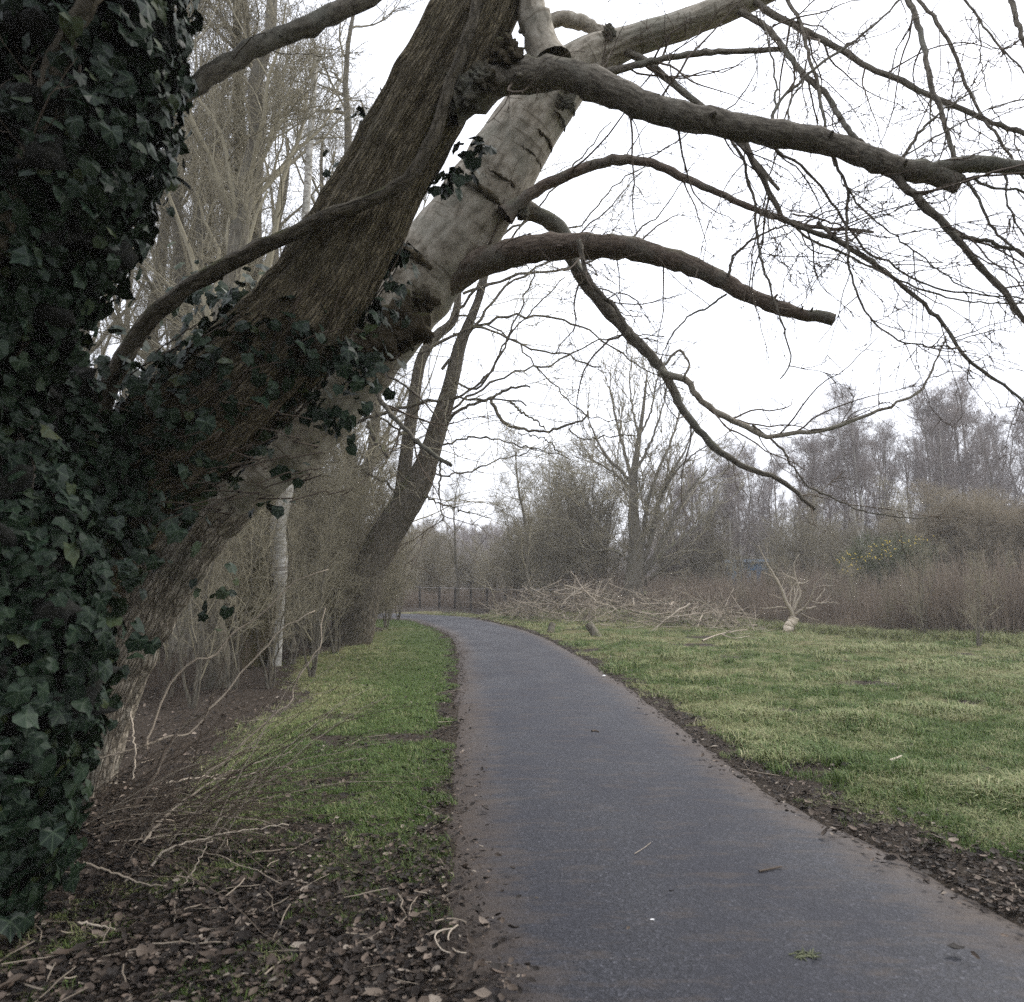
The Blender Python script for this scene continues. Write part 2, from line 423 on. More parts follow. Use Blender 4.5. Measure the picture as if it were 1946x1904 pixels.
def masks(x, y, d, s):
    """litter (dead leaves and soil), straw, green weights"""
    n1 = snoise(x, y, 1.6, 21); n2 = snoise(x, y, 5, 22)
    litter_l = np.clip((5.2 - y) * 0.5 + n1 * 0.55 + n2 * 0.2 + 0.15, 0, 1) * (s < 0) * np.clip(1.0 - 0.25 * (n2 > 0.5), 0, 1)
    wl = np.interp(y, [4, 6, 9, 12, 18, 24], [1.4, 1.7, 2.1, 2.5, 2.5, 1.4])
    litter_l = np.maximum(litter_l, np.clip((d - wl) * 1.4 + n1 * 0.5 + 0.3, 0, 1) * (s < 0))
    edge = np.clip(1 - (d + n2 * 0.13) / np.where(s < 0, 0.26, np.interp(y, [3, 6, 10, 18], [1.2, 0.62, 0.38, 0.3])), 0, 1)
    holes = np.clip(snoise(x, y, 2.6, 55) * 0.9 + snoise(x, y, 7, 56) * 0.45 - np.where(s < 0, 0.45, 0.8), 0, 1) * np.where(s < 0, np.clip((11 - y) / 3, 0.2, 1), 1)
    edge = np.maximum(edge, holes)
    wood = np.clip((y - 30) / 4, 0, 1) * (s < 0) + np.clip((y - thick_front(x) + n1) / 1.2, 0, 1) * (s > 0)
    wood = np.where((s > 0) & (x < -1.0), np.clip((d - 1.3) / 0.5, 0, 1), wood)
    litter = np.clip(np.maximum(litter_l, np.maximum(edge * 1.3, wood)), 0, 1)
    straw = np.clip(0.27 + n1 * 0.32 + n2 * 0.35 + snoise(x, y, 12, 23) * 0.3 + 0.035 * np.maximum(x - 2, 0) + 0.022 * (y - 8), 0, 1) * (s > 0) + (s < 0) * np.clip(0.15 + n1 * 0.25 + (d - 1.2) * 0.5, 0, 1)
    return litter, straw

# ground sheet
def spaced(lo, hi, dlo, dhi, step, far_n):
    a = np.arange(dlo, dhi + 1e-6, step)
    l = dlo - np.geomspace(step, dlo - lo, far_n)[::1]; h = dhi + np.geomspace(step, hi - dhi, far_n)
    return np.concatenate([l[::-1], a, h])
gx = spaced(-600, 600, -8, 14, 0.11, 34); gy = spaced(-60, 900, 1.5, 26, 0.11, 40)
XX, YY = np.meshgrid(gx, gy)
DD, SS = side(XX, YY)
ZZ = gz(XX, YY, DD)
LIT, STR = masks(XX, YY, DD, SS)
nyy, nxx = XX.shape
gi = np.arange(nyy * nxx).reshape(nyy, nxx)
gmb = MB()
gmb.add(np.stack([XX, YY, ZZ], -1), np.stack([gi[:-1, :-1], gi[:-1, 1:], gi[1:, 1:], gi[1:, :-1]], -1))
def m_ground():
    m, nt, b = newmat('grassy_soil')
    o = nt.nodes.new('ShaderNodeTexCoord').outputs['Object']
    la = nt.nodes.new('ShaderNodeAttribute'); la.attribute_name = 'litter'
    sa = nt.nodes.new('ShaderNodeAttribute'); sa.attribute_name = 'straw'
    f = noise(nt, o, 38, 5, 0.7); g = noise(nt, o, 6, 4)
    green = ramp(nt, f, [(0.3, (0.02, 0.035, 0.008)), (0.55, (0.055, 0.08, 0.02)), (0.8, (0.11, 0.13, 0.04))])
    straw = ramp(nt, f, [(0.3, (0.06, 0.055, 0.025)), (0.6, (0.16, 0.14, 0.07)), (0.8, (0.27, 0.23, 0.13))])
    soil = ramp(nt, f, [(0.3, (0.012, 0.009, 0.0065)), (0.55, (0.042, 0.032, 0.023)), (0.8, (0.11, 0.085, 0.062))])
    col = mix(nt, sa.outputs['Fac'], green, straw)
    mm = nt.nodes.new('ShaderNodeMath'); mm.operation = 'MULTIPLY_ADD'
    nt.links.new(g, mm.inputs[0]); mm.inputs[1].default_value = 0.8; nt.links.new(la.outputs['Fac'], mm.inputs[2])
    col = mix(nt, ramp(nt, mm.outputs[0], [(0.72, (0, 0, 0)), (0.95, (1, 1, 1))]), col, soil)
    nt.links.new(col, b.inputs['Base Color']); b.inputs['Roughness'].default_value = 0.95
    b.inputs['Specular IOR Level'].default_value = 0.15
    bump(nt, f, b, 0.9, 0.03)
    return m
gme = gmb.mesh('ground', m_ground())
for nm, arr in (('litter', LIT), ('straw', STR)):
    at = gme.attributes.new(nm, 'FLOAT', 'POINT'); at.data.foreach_set('value', arr.astype(np.float32).ravel())
ground = tag(link('ground', gme), kind='structure')

# asphalt path
def m_asphalt():
    m, nt, b = newmat('worn_asphalt')
    o = nt.nodes.new('ShaderNodeTexCoord').outputs['Object']
    v = nt.nodes.new('ShaderNodeTexVoronoi'); v.inputs['Scale'].default_value = 85; nt.links.new(o, v.inputs['Vector'])
    fine = noise(nt, o, 130, 3, 0.7)
    speck = ramp(nt, v.outputs['Color'], [(0.1, (0.006, 0.0065, 0.009)), (0.5, (0.017, 0.018, 0.023)), (0.85, (0.055, 0.056, 0.068)), (0.97, (0.13, 0.13, 0.15))])
    col = mix(nt, 0.45, speck, ramp(nt, fine, [(0.35, (0.008, 0.0085, 0.011)), (0.65, (0.042, 0.043, 0.053))]))
    blot = noise(nt, mapping(nt, o, (0.9, 0.55, 1)), 1.4, 6, 0.6)
    col = mix(nt, ramp(nt, blot, [(0.42, (0.0, 0.0, 0.0)), (0.62, (0.5, 0.5, 0.5))]), col, mix(nt, fine, (0.018, 0.019, 0.025), (0.048, 0.049, 0.061)))
    dirt = noise(nt, mapping(nt, o, (1.0, 3.4, 1)), 2.3, 8, 0.76)
    e = nt.nodes.new('ShaderNodeAttribute'); e.attribute_name = 'edge'
    mm = nt.nodes.new('ShaderNodeMath'); mm.operation = 'MULTIPLY_ADD'
    nt.links.new(e.outputs['Fac'], mm.inputs[0]); mm.inputs[1].default_value = 0.42; nt.links.new(dirt, mm.inputs[2])
    col = mix(nt, ramp(nt, mm.outputs[0], [(0.52, (0, 0, 0)), (0.60, (0.32, 0.32, 0.32)), (0.82, (0.85, 0.85, 0.85))]), col, mix(nt, fine, (0.028, 0.021, 0.017), (0.11, 0.085, 0.066)))
    nt.links.new(col, b.inputs['Base Color'])
    nt.links.new(ramp(nt, blot, [(0.4, (0.62,) * 3), (0.65, (0.8,) * 3)]), b.inputs['Roughness'])
    b.inputs['Specular IOR Level'].default_value = 0.22
    bump(nt, mix(nt, 0.5, v.outputs['Distance'], fine), b, 0.7, 0.006)
    return m
pm = MB(); W_ = 15
tt = np.linspace(0, 1, W_)
w1 = (snoise(Lc[:, 0], Lc[:, 1], 5, 31) * 0.04)[:, None] + (snoise(Lc[:, 0], Lc[:, 1], 1.7, 33) * 0.03)[:, None]
dirn = norm(Rc - Lc)
Lc2 = Lc + dirn * w1; Rc2 = Rc + dirn * (snoise(Rc[:, 0], Rc[:, 1], 5, 32)[:, None] * 0.045)
pg = Lc2[:, None, :] * (1 - tt)[None, :, None] + Rc2[:, None, :] * tt[None, :, None]
pz = 0.004 + 0.03 * (4 * tt * (1 - tt))[None, :] + snoise(pg[..., 0], pg[..., 1], 1.5, 5) * 0.004
pz[:, 0] = -0.03; pz[:, -1] = -0.03
pi_ = np.arange(NS * W_).reshape(NS, W_)
pm.add(np.concatenate([pg, pz[..., None]], -1), np.stack([pi_[:-1, :-1], pi_[:-1, 1:], pi_[1:, 1:], pi_[1:, :-1]], -1))
pme = pm.mesh('path', m_asphalt())
at = pme.attributes.new('edge', 'FLOAT', 'POINT')
ed = np.clip(1 - np.minimum(tt, 1 - tt) * 2.45 / 0.45, 0, 1)[None, :] * np.ones((NS, 1))
at.data.foreach_set('value', ed.astype(np.float32).ravel())
tag(link('path', pme), kind='structure')

# ------------------------------------------------------------------ scatter machinery
def rotmats(yaw, pitch, roll):
    cy, sy, cx, sx, cz, sz = np.cos(pitch), np.sin(pitch), np.cos(roll), np.sin(roll), np.cos(yaw), np.sin(yaw)
    Rz = np.zeros((len(yaw), 3, 3)); Rz[:, 0, 0] = cz; Rz[:, 0, 1] = -sz; Rz[:, 1, 0] = sz; Rz[:, 1, 1] = cz; Rz[:, 2, 2] = 1
    Ry = np.zeros_like(Rz); Ry[:, 0, 0] = cy; Ry[:, 0, 2] = sy; Ry[:, 2, 0] = -sy; Ry[:, 2, 2] = cy; Ry[:, 1, 1] = 1
    Rx = np.zeros_like(Rz); Rx[:, 1, 1] = cx; Rx[:, 1, 2] = -sx; Rx[:, 2, 1] = sx; Rx[:, 2, 2] = cx; Rx[:, 0, 0] = 1
    return Rz @ Ry @ Rx

def gn_scatter(name, pos, yaw, tilt, scl, sources, mat, label=None):
    me = bpy.data.meshes.new(name); n = len(pos)
    me.vertices.add(n); me.vertices.foreach_set('co', np.asarray(pos, np.float32).ravel())
    a = me.attributes.new('rot', 'FLOAT_VECTOR', 'POINT')
    rv = np.stack([tilt * np.cos(yaw * 3), tilt * np.sin(yaw * 3), yaw], -1)
    a.data.foreach_set('vector', rv.astype(np.float32).ravel())
    a = me.attributes.new('scl', 'FLOAT', 'POINT'); a.data.foreach_set('value', np.asarray(scl, np.float32))
    a = me.attributes.new('pick', 'INT', 'POINT'); a.data.foreach_set('value', rng.integers(0, len(sources), n).astype(np.int32))
    me.materials.append(mat)
    col = bpy.data.collections.new(name + '_source')
    for s in sources: col.objects.link(bpy.data.objects.new(s.name, s))
    ng = bpy.data.node_groups.new(name, 'GeometryNodeTree')
    ng.interface.new_socket('Geometry', in_out='INPUT', socket_type='NodeSocketGeometry')
    ng.interface.new_socket('Geometry', in_out='OUTPUT', socket_type='NodeSocketGeometry')
    gi_, go = ng.nodes.new('NodeGroupInput'), ng.nodes.new('NodeGroupOutput')
    ci = ng.nodes.new('GeometryNodeCollectionInfo'); ci.inputs['Collection'].default_value = col
    ci.inputs['Separate Children'].default_value = True
    ip = ng.nodes.new('GeometryNodeInstanceOnPoints'); ip.inputs['Pick Instance'].default_value = True
    def na(nm, t):
        x = ng.nodes.new('GeometryNodeInputNamedAttribute'); x.data_type = t; x.inputs['Name'].default_value = nm; return x.outputs[0]
    e = ng.nodes.new('FunctionNodeEulerToRotation'); ng.links.new(na('rot', 'FLOAT_VECTOR'), e.inputs[0])
    ng.links.new(gi_.outputs[0], ip.inputs['Points']); ng.links.new(ci.outputs[0], ip.inputs['Instance'])
    ng.links.new(na('pick', 'INT'), ip.inputs['Instance Index'])
    ng.links.new(e.outputs[0], ip.inputs['Rotation']); ng.links.new(na('scl', 'FLOAT'), ip.inputs['Scale'])
    ng.links.new(ip.outputs[0], go.inputs[0])
    o = link(name, me); md = o.modifiers.new('scatter', 'NODES'); md.node_group = ng
    return o

# ------------------------------------------------------------------ grass
def tuft(name, mat, nb, rad, h, bend, w, seed):
    r = np.random.default_rng(seed); mb = MB()
    a = r.uniform(0, 6.283, nb); q = np.sqrt(r.random(nb)) * rad
    base = np.stack([q * np.cos(a), q * np.sin(a), np.full(nb, -0.01)], -1)
    az = r.uniform(0, 6.283, nb); H = h * r.uniform(0.4, 1.2, nb); B = bend * r.uniform(0.2, 1.3, nb) * H
    dirv = np.stack([np.cos(az), np.sin(az), np.zeros(nb)], -1); per = np.stack([-np.sin(az), np.cos(az), np.zeros(nb)], -1)
    ww = (w * r.uniform(0.6, 1.3, nb))[:, None]
    p1 = base + dirv * (B * 0.35)[:, None] + np.array([0, 0, 1]) * (H * 0.6)[:, None]
    p2 = base + dirv * B[:, None] + np.array([0, 0, 1]) * (H * np.clip(1.0 - bend * 0.25, 0.3, 1))[:, None]
    V = np.stack([base - per * ww, base + per * ww, p1 + per * ww * 0.7, p1 - per * ww * 0.7, p2], 1)
    i = np.arange(nb)[:, None] * 5
    mb.add(V.reshape(-1, 3), i + np.array([[0, 1, 2, 3]]), None, i + np.array([[3, 2, 4]]), None, np.repeat(r.random(nb), 5))
    return mb.mesh(name, mat)
g_src = [tuft('green_grass_tuft', GRASS_G, 46, 0.085, 0.055, 0.8, 0.0022, 40 + i) for i in range(4)]
y_src = [tuft('straw_grass_tuft', GRASS_Y, 44, 0.11, 0.07, 1.5, 0.0022, 50 + i) for i in range(4)]
def sample_ground(n, x0, x1, y0, y1, p=1.6):
    u = rng.random(n)
    y = (y0 ** (1 - p) + u * (y1 ** (1 - p) - y0 ** (1 - p))) ** (1 / (1 - p))
    hw = np.minimum(1, y * 0.78 + 0.8) if False else y * 0.76 + 0.8
    x = rng.uniform(-1, 1, n) * hw
    k = (x > x0) & (x < x1)
    return x[k], y[k]
x, y = sample_ground(110000, -8, 26, 2.2, 33, 1.75)
d, s = side(x, y); lit, stw = masks(x, y, d, s)
keep = (d > 0.03) & (rng.random(len(x)) > lit * 1.25 - 0.12)
x, y, d, s, lit, stw = (q[keep] for q in (x, y, d, s, lit, stw))
isy = rng.random(len(x)) < np.clip(stw * 1.15 - 0.05, 0.03, 0.95)
z = gz(x, y, d)
sc = (0.35 + 0.6 * rng.random(len(x)) ** 1.5) * (1 + 0.03 * y) * (1 - 0.35 * lit)
clump = np.clip(snoise(x, y, 3.4, 77), 0, 1.3) * (s > 0)
for nm, sel, src, m_, lb in (('green_grass', ~isy, g_src, GRASS_G, 'short green grass growing on both sides of the path'), ('straw_grass', isy, y_src, GRASS_Y, 'bleached straw coloured grass lying among the green grass')):
    n = sel.sum()
    o = gn_scatter(nm, np.stack([x, y, z], -1)[sel], rng.uniform(0, 6.28, n), rng.uniform(0, 0.35, n), (sc * (1 + 1.0 * clump))[sel], src, m_)
    tag(o, lb, 'grass', None, 'stuff')
# coarse lush tufts standing up out of the turf
x, y = sample_ground(2600, 1.2, 20, 4.5, 28, 1.3); d, s_ = side(x, y); k = (d > 0.5) & (s_ > 0) & (y < thick_front(x)) & (snoise(x, y, 1.1, 88) + rng.random(len(x)) * 0.6 > 0.75); x, y, d = x[k], y[k], d[k]
c_src = [tuft('coarse_grass_tuft', GRASS_G, 70, 0.10, 0.15, 0.9, 0.003, 65 + i) for i in range(3)]
tag(gn_scatter('coarse_grass', np.stack([x, y, gz(x, y, d)], -1), rng.uniform(0, 6.28, len(x)), rng.uniform(0, 0.3, len(x)), rng.uniform(0.5, 1.15, len(x)), c_src, GRASS_G), 'coarse green tufts standing up out of the field grass', 'grass', None, 'stuff')
# tall straw along the thicket front
x = rng.uniform(3, 24, 2600); y = thick_front(x) + rng.normal(-0.4, 0.7, 2600)
t_src = [tuft('tall_grass_tuft', GRASS_Y, 60, 0.16, 0.32, 1.1, 0.0035, 60 + i) for i in range(3)]
o = gn_scatter('tall_dead_grass', np.stack([x, y, gz(x, y) - 0.02], -1), rng.uniform(0, 6.28, 2600), rng.uniform(0, 0.3, 2600), rng.uniform(0.5, 1.1, 2600), t_src, GRASS_Y)
tag(o, 'tall bleached grass along the foot of the brown thicket', 'grass', None, 'stuff')

# ------------------------------------------------------------------ dead leaves on the ground
def leaf_tpl(seed, L=1.0, Wd=0.55, curl=0.35):
    r = np.random.default_rng(seed)
    t = np.array([0, 0.2, 0.45, 0.72, 1.0]); wv = np.array([0.04, 0.75, 1.0, 0.7, 0.02]) * Wd / 2 * r.uniform(0.85, 1.15, 5)
    c = r.uniform(-curl, curl); cz = r.uniform(0.1, curl)
    zc = cz * (t - 0.5) ** 2 * 2 + c * 0.2 * t
    V = []
    for k in range(5):
        V += [(t[k] - 0.5, wv[k], zc[k] + wv[k] * r.uniform(0.2, 0.9)), (t[k] - 0.5, 0, zc[k]), (t[k] - 0.5, -wv[k], zc[k] + wv[k] * r.uniform(0.2, 0.9))]
    V = np.array(V) * L; Q = []
    for k in range(4):
        a = 3 * k; Q += [(a, a + 1, a + 4, a + 3), (a + 1, a + 2, a + 5, a + 4)]
    return V, np.array(Q)
LT = [leaf_tpl(100 + i) for i in range(6)]
lx, ly = [], []
x, y = sample_ground(80000, -9, 14, 2.3, 22, 2.3)
d, s = side(x, y); lit, stw = masks(x, y, d, s)
keep = (d > -0.34 * rng.random(len(x)) ** 2.5 - 0.03) & ((rng.random(len(x)) < lit * 1.0 + 0.05 + (0.10 + 0.45 * np.clip(snoise(x, y, 2.2, 44) - 0.2, 0, 1)) * (s < 0) * (y < 12)) | (np.abs(d - 0.08) < 0.18 + 0.18 * rng.random(len(x)) ** 3))
x, y, d, lit = x[keep], y[keep], d[keep], lit[keep]
# a few strays on the asphalt
xs, ys = sample_ground(700, -3, 4, 2.4, 16, 2.0); ds, _ = side(xs, ys); k = (ds < -0.05) & (rng.random(len(xs)) < np.exp(ds * 3.5))
x = np.concatenate([x, xs[k]]); y = np.concatenate([y, ys[k]]); d = np.concatenate([d, ds[k]])
z = np.maximum(gz(x, y, d), np.where(d < 0.03, 0.006 + 0.03 * np.clip(-d * 3, 0, 1), -1)) + 0.008 + 0.012 * rng.random(len(x))
size = (0.010 + rng.gamma(2.0, 0.0095, len(x))).clip(0.010, 0.08) * (1 + 0.02 * y)
R = rotmats(rng.uniform(0, 6.28, len(x)), rng.normal(0, 0.26, len(x)), rng.normal(0, 0.3, len(x)))
order = np.argsort(-size / y)
big = np.zeros(len(x), bool); big[order[:260]] = True
lmb = MB()
which = rng.integers(0, 6, len(x))
for w in range(6):
    V, Q = LT[w]; sel = (which == w) & ~big; n = sel.sum()
    vv = np.einsum('nij,vj->nvi', R[sel] * size[sel][:, None, None], V) + np.stack([x, y, z], -1)[sel][:, None, :]
    lmb.add(vv, (np.arange(n)[:, None, None] * len(V) + Q[None]).reshape(-1, 4), None, None, None, np.repeat(rng.random(n), len(V)))
tag(link('leaf_litter', lmb.mesh('leaf_litter', LITTER)), 'brown dead leaves strewn under the leaning trees and along the path edges', 'leaf litter', None, 'stuff')
lme = []
for w in range(6):
    q = MB(); q.add(*LT[w]); lme.append(q.mesh('dead_leaf', LITTER_O))
for i in np.where(big)[0]:
    o = link('dead_leaf', lme[which[i]], ground)
    M = Matrix([list(R[i][r_] * size[i]) + [(x[i], y[i], z[i] + 0.006)[r_]] for r_ in range(3)] + [[0, 0, 0, 1]])
    o.matrix_local = M

# soil crumbs and moss bits along the edges
def crumb_mesh(seed):
    r = np.random.default_rng(seed); m = MB()
    V = norm(r.normal(size=(8, 3))) * r.uniform(0.5, 1, (8, 1)) * np.array([1, 1, 0.5])
    import bmesh
    b = bmesh.new(); [b.verts.new(v) for v in V]; bmesh.ops.convex_hull(b, input=b.verts)
    b.verts.index_update()
    m.add([v.co[:] for v in b.verts], None, None, [[v.index for v in f.verts] for f in b.faces], None, r.random()); b.free()
    return m
cr = [crumb_mesh(i).mesh('soil_crumb', LITTER) for i in range(4)]
i = rng.integers(0, 400, 9000); ok = (PATHLINE[:, 1] > 2) & (PATHLINE[:, 1] < 26)
idx = np.where(ok)[0]; i = rng.choice(idx, 9000); sd_ = rng.random(9000) < 0.55
base = np.where(sd_[:, None], Rc[i], Lc[i]); outw = np.where(sd_[:, None], 1, -1) * dirn[i]
pp = base + outw * rng.normal(0.08, 0.13, 9000)[:, None] + rng.normal(0, 0.08, (9000, 2))
dd, _ = side(pp[:, 0], pp[:, 1])
zz = np.maximum(gz(pp[:, 0], pp[:, 1], dd), np.where(dd < 0.03, 0.004, -1))
o = gn_scatter('soil_crumbs', np.stack([pp[:, 0], pp[:, 1], zz + 0.002], -1), rng.uniform(0, 6.28, 9000), rng.uniform(0, 0.5, 9000), rng.gamma(2, 0.0045, 9000) + 0.004, cr, LITTER)
tag(o, 'dark crumbs of soil and rotted leaf along both edges of the path', 'soil', None, 'stuff')

# ------------------------------------------------------------------ foreground trees
ZX = lambda a: [(1280.9 + 0.3493 * p[0], 0.3493 * p[1]) for p in a]            # upper right zoom
ZM = lambda a: [(617.6 + 0.3493 * p[0], 617.6 + 0.3493 * p[1]) for p in a]     # centre zoom
ZR = lambda a: [(1280.9 + 0.3493 * p[0], 617.6 + 0.3493 * p[1]) for p in a]    # right zoom
ZL = lambda a: [(0.3493 * p[0], 617.6 + 0.3493 * p[1]) for p in a]             # left zoom
ZB = lambda a: [(0.3514 * p[0], 1235 + 0.3514 * p[1]) for p in a]              # bottom left zoom

def trace(px, Ya, Yb, wa, wb, K=28, kink=0.004):
    """photo line -> world polyline with distance Ya..Yb and pixel width wa..wb"""
    c = catmull(np.array([[p[0], p[1], 0] for p in px]), K)
    Y = np.linspace(Ya, Yb, K); w = np.linspace(wa, wb, K)
    P3 = np.array([P(c[i, 0], c[i, 1], Y[i]) for i in range(K)])
    P3 = P3 + rng.normal(size=(K, 3)) * kink
    return P3, w / F * Y / 2

def trunk_tube(mb, spec, S=56, K=170, ridge=0.05, lump=0.05, seed=0, vs=2.2, nr=26):
    """spec rows: x, y, Y, width px"""
    a = np.array([list(P(r[0], r[1], r[2])) + [r[3] / F * r[2] / 2] for r in spec])
    c = catmull(a, K); pts, rad = c[:, :3], c[:, 3]
    s = np.concatenate([[0], np.cumsum(np.linalg.norm(np.diff(pts, axis=0), axis=1))])
    th = np.arange(S) / S * 2 * np.pi
    A, B = np.meshgrid(th, s)
    r = np.random.default_rng(seed); dsp = np.ones_like(A)
    for _ in range(nr):
        k = r.integers(8, 22); dsp += ridge / math.sqrt(nr) * 1.6 * np.sin(k * A + r.uniform(-vs, vs) * B + r.uniform(0, 6.28))
    for _ in range(10):
        k = r.integers(1, 4); dsp += lump / 3.2 * 1.4 * np.sin(k * A + r.uniform(-3, 3) * B + r.uniform(0, 6.28))
    for _ in range(14):
        dsp += 0.006 * np.sin(r.integers(0, 3) * A + r.uniform(8, 30) * B + r.uniform(0, 6.28))
    mb.tube(pts[None], rad[None], S, True, dsp[None])
    return pts, rad

def knobble(mb, c, r, axis=None, seed=0, amp=0.3, n=(26, 18), sc=(1, 1, 1)):
    """knobbly burr"""
    rr = np.random.default_rng(seed)
    u = np.linspace(0, 2 * np.pi, n[0], endpoint=False); v = np.linspace(0.03, np.pi - 0.03, n[1])
    U, V = np.meshgrid(u, v)
    dx = np.stack([np.cos(U) * np.sin(V), np.sin(U) * np.sin(V), np.cos(V)], -1)
    q = np.ones_like(U)
    for _ in range(24):
        w = rr.normal(size=3) * rr.uniform(3, 11); q += amp / 6 * np.sin(dx @ w + rr.uniform(0, 6.28))
    vv = np.asarray(c) + dx * q[..., None] * r * np.array(sc)
    i = np.arange(n[0] * n[1]).reshape(n[1], n[0]); j = np.roll(i, -1, 1)
    uvq = np.stack([np.stack([U, V], -1)[:-1]] * 4, -2) * 0.1
    mb.add(vv.reshape(-1, 3), np.stack([i[:-1], i[1:], j[1:], j[:-1]], -1).reshape(-1, 4), None)

def branch(parent, px, Ya, Yb, wa, wb, mat, K=28, S=10, kink=0.004, name='branch', knots=True, label=None, flare=1.0):
    pts, rad = trace(px, Ya, Yb, wa, wb, K, kink)
    if flare > 1: rad = rad * (1 + (flare - 1) * np.exp(-np.arange(K) / 1.8))
    mb = MB(); disp = 1 + 0.10 * rng.normal(size=(1, K, S)) * 0.5 + (0.14 * (rng.random((1, K, 1)) > 0.82))
    mb.tube(pts[None], rad[None], S, True, disp)
    if knots:
        L = np.linalg.norm(np.diff(pts, axis=0), axis=1).sum()
        for _ in range(int(L * 3.0)):     # short snags
            k = rng.integers(2, K - 2); dv = norm(rng.normal(size=3)); ln = rad[k] * rng.uniform(1.2, 1.9)
            mb.tube(np.array([[pts[k], pts[k] + dv * ln * 0.6, pts[k] + dv * ln]]), np.array([[rad[k] * 0.45, rad[k] * 0.25, rad[k] * 0.15]]), 5, True)
    part(name, mb, mat, parent, label=label)
    return pts, rad

def pack(lst, K=28):
    return np.stack([catmull(np.hstack([p, r[:, None]]), K)[:, :3] for p, r in lst]), np.stack([np.interp(np.linspace(0, 1, K), np.linspace(0, 1, len(r)), r) for p, r in lst])

# --- brown leaning tree nearest the camera
tF = thing('leaning_tree', 'thick brown fissured trunk leaning right over the path, nearest of the two leaning trunks', 'tree', (-3.2, 4.8, 0))
mb = MB()
SPF = [(-110, 1640, 4.75, 260), (-45, 1480, 4.72, 210), (15, 1330, 4.7, 190), (80, 1180, 4.66, 182), (165, 1030, 4.6, 182), (270, 893, 4.55, 190), (398, 788, 4.5, 198), (528, 664, 4.45, 192), (606, 562, 4.4, 178), (672, 450, 4.35, 172), (735, 330, 4.3, 160), (812, 190, 4.25, 158), (880, 70, 4.2, 158), (935, -40, 4.15, 150), (1010, -220, 4.1, 135), (1090, -450, 4.0, 115)]
ptsF, radF = trunk_tube(mb, SPF, S=96, K=260, ridge=0.06, lump=0.045, seed=3, vs=0.9, nr=40)
part('trunk', mb, BARK_F, tF)
brF = []
brF.append(branch(tF, [(860, 190), (905, 175), (960, 150), (1070, 142), (1160, 172), (1250, 208), (1400, 241), (1560, 268), (1700, 318), (1780, 332), (1824, 352)], 4.1, 3.7, 66, 38, BARK_B, 60, 22, 0.003, flare=1.5, label='thick grey limb arching right to a broken stub'))
brF.append(branch(tF, [(1745, 328), (1790, 322), (1850, 310), (1946, 318), (2080, 330), (2300, 300)], 3.72, 3.5, 30, 24, BARK_B, 24, 14, 0.003))
brF.append(branch(tF, [(165, 900), (190, 780), (225, 700), (280, 612), (400, 520), (560, 442), (690, 386), (750, 358), (790, 320), (822, 260), (850, 180), (880, 90), (903, 20), (930, -120)], 4.15, 3.9, 36, 20, BARK_D, 54, 14, 0.004, flare=1.1, label='dark reddish limb crossing in front of the trunk'))
brF.append(branch(tF, ZX([(1180, 930), (1300, 1050), (1400, 1150), (1520, 1270), (1680, 1470), (1790, 1580), (1904, 1740), (2100, 1960)]), 3.75, 3.6, 17, 8, BARK_B, 30, 8))
brF.append(branch(tF, ZX([(1525, 1275), (1700, 1310), (1800, 1350), (1904, 1380), (2100, 1500)]), 3.7, 3.6, 9, 6, BARK_B, 20, 7))
brF.append(branch(tF, ZX([(1580, 960), (1660, 1090), (1730, 1240), (1850, 1350), (2000, 1500)]), 3.68, 3.6, 7, 4, BARK_B, 20, 6))
brF.append(branch(tF, ZX([(1240, 860), (1340, 720), (1450, 610), (1560, 530), (1660, 480)]), 3.8, 3.75, 8, 3, BARK_B, 20, 6))
brF.append(branch(tF, ZX([(1245, 850), (1400, 760), (1600, 650), (1760, 570), (1904, 540), (2100, 500)]), 3.8, 3.85, 4, 2, BARK_B, 20, 6))
brF.append(branch(tF, ZX([(535, 665), (560, 570), (690, 440), (850, 310), (950, 250), (1100, 130), (1230, 0), (1350, -120)]), 3.95, 4.0, 7, 4, BARK_B, 24, 6))
brF.append(branch(tF, ZX([(562, 570), (545, 360), (510, 230), (480, 120), (380, 60)]), 3.97, 4.1, 5, 3, BARK_B, 20, 6))
brF.append(branch(tF, ZX([(370, 745), (420, 850), (470, 950), (540, 1080), (595, 1180), (700, 1245), (850, 1290), (1000, 1370), (1150, 1480), (1300, 1600), (1470, 1770), (1560, 1904), (1650, 2000), (1800, 2100), (1904, 2190), (2050, 2320)]), 4.05, 3.9, 12, 5, BARK_B, 50, 7))
brF.append(branch(tF, ZX([(415, 760), (520, 800), (650, 880), (780, 990), (870, 1120), (960, 1260), (1060, 1380), (1180, 1440), (1330, 1530), (1560, 1590), (1904, 1620), (2100, 1600)]), 4.05, 3.8, 6, 3, BARK_B, 40, 6))
brF.append(branch(tF, ZX([(305, 745), (360, 840), (410, 1000), (440, 1100), (450, 1250), (480, 1430), (530, 1580), (590, 1760), (625, 1870), (630, 1990), (585, 2060)]), 4.08, 4.0, 7, 3, BARK_B, 40, 6))
brF.append(branch(tF, ZX([(868, 850), (900, 920), (945, 1040), (940, 1250), (955, 1450), (1000, 1600), (1060, 1720), (1170, 1820), (1300, 1870), (1560, 1895)]), 3.9, 3.8, 7, 3, BARK_B, 36, 6))
brF.append(branch(tF, ZX([(1620, 970), (1740, 1020), (1904, 1050), (2050, 1100)]), 3.68, 3.6, 6, 4, BARK_B, 16, 6))
brF.append(branch(tF, ZX([(1810, 950), (1820, 1120), (1904, 1290), (2000, 1400)]), 3.65, 3.6, 5, 3, BARK_B, 16, 6))
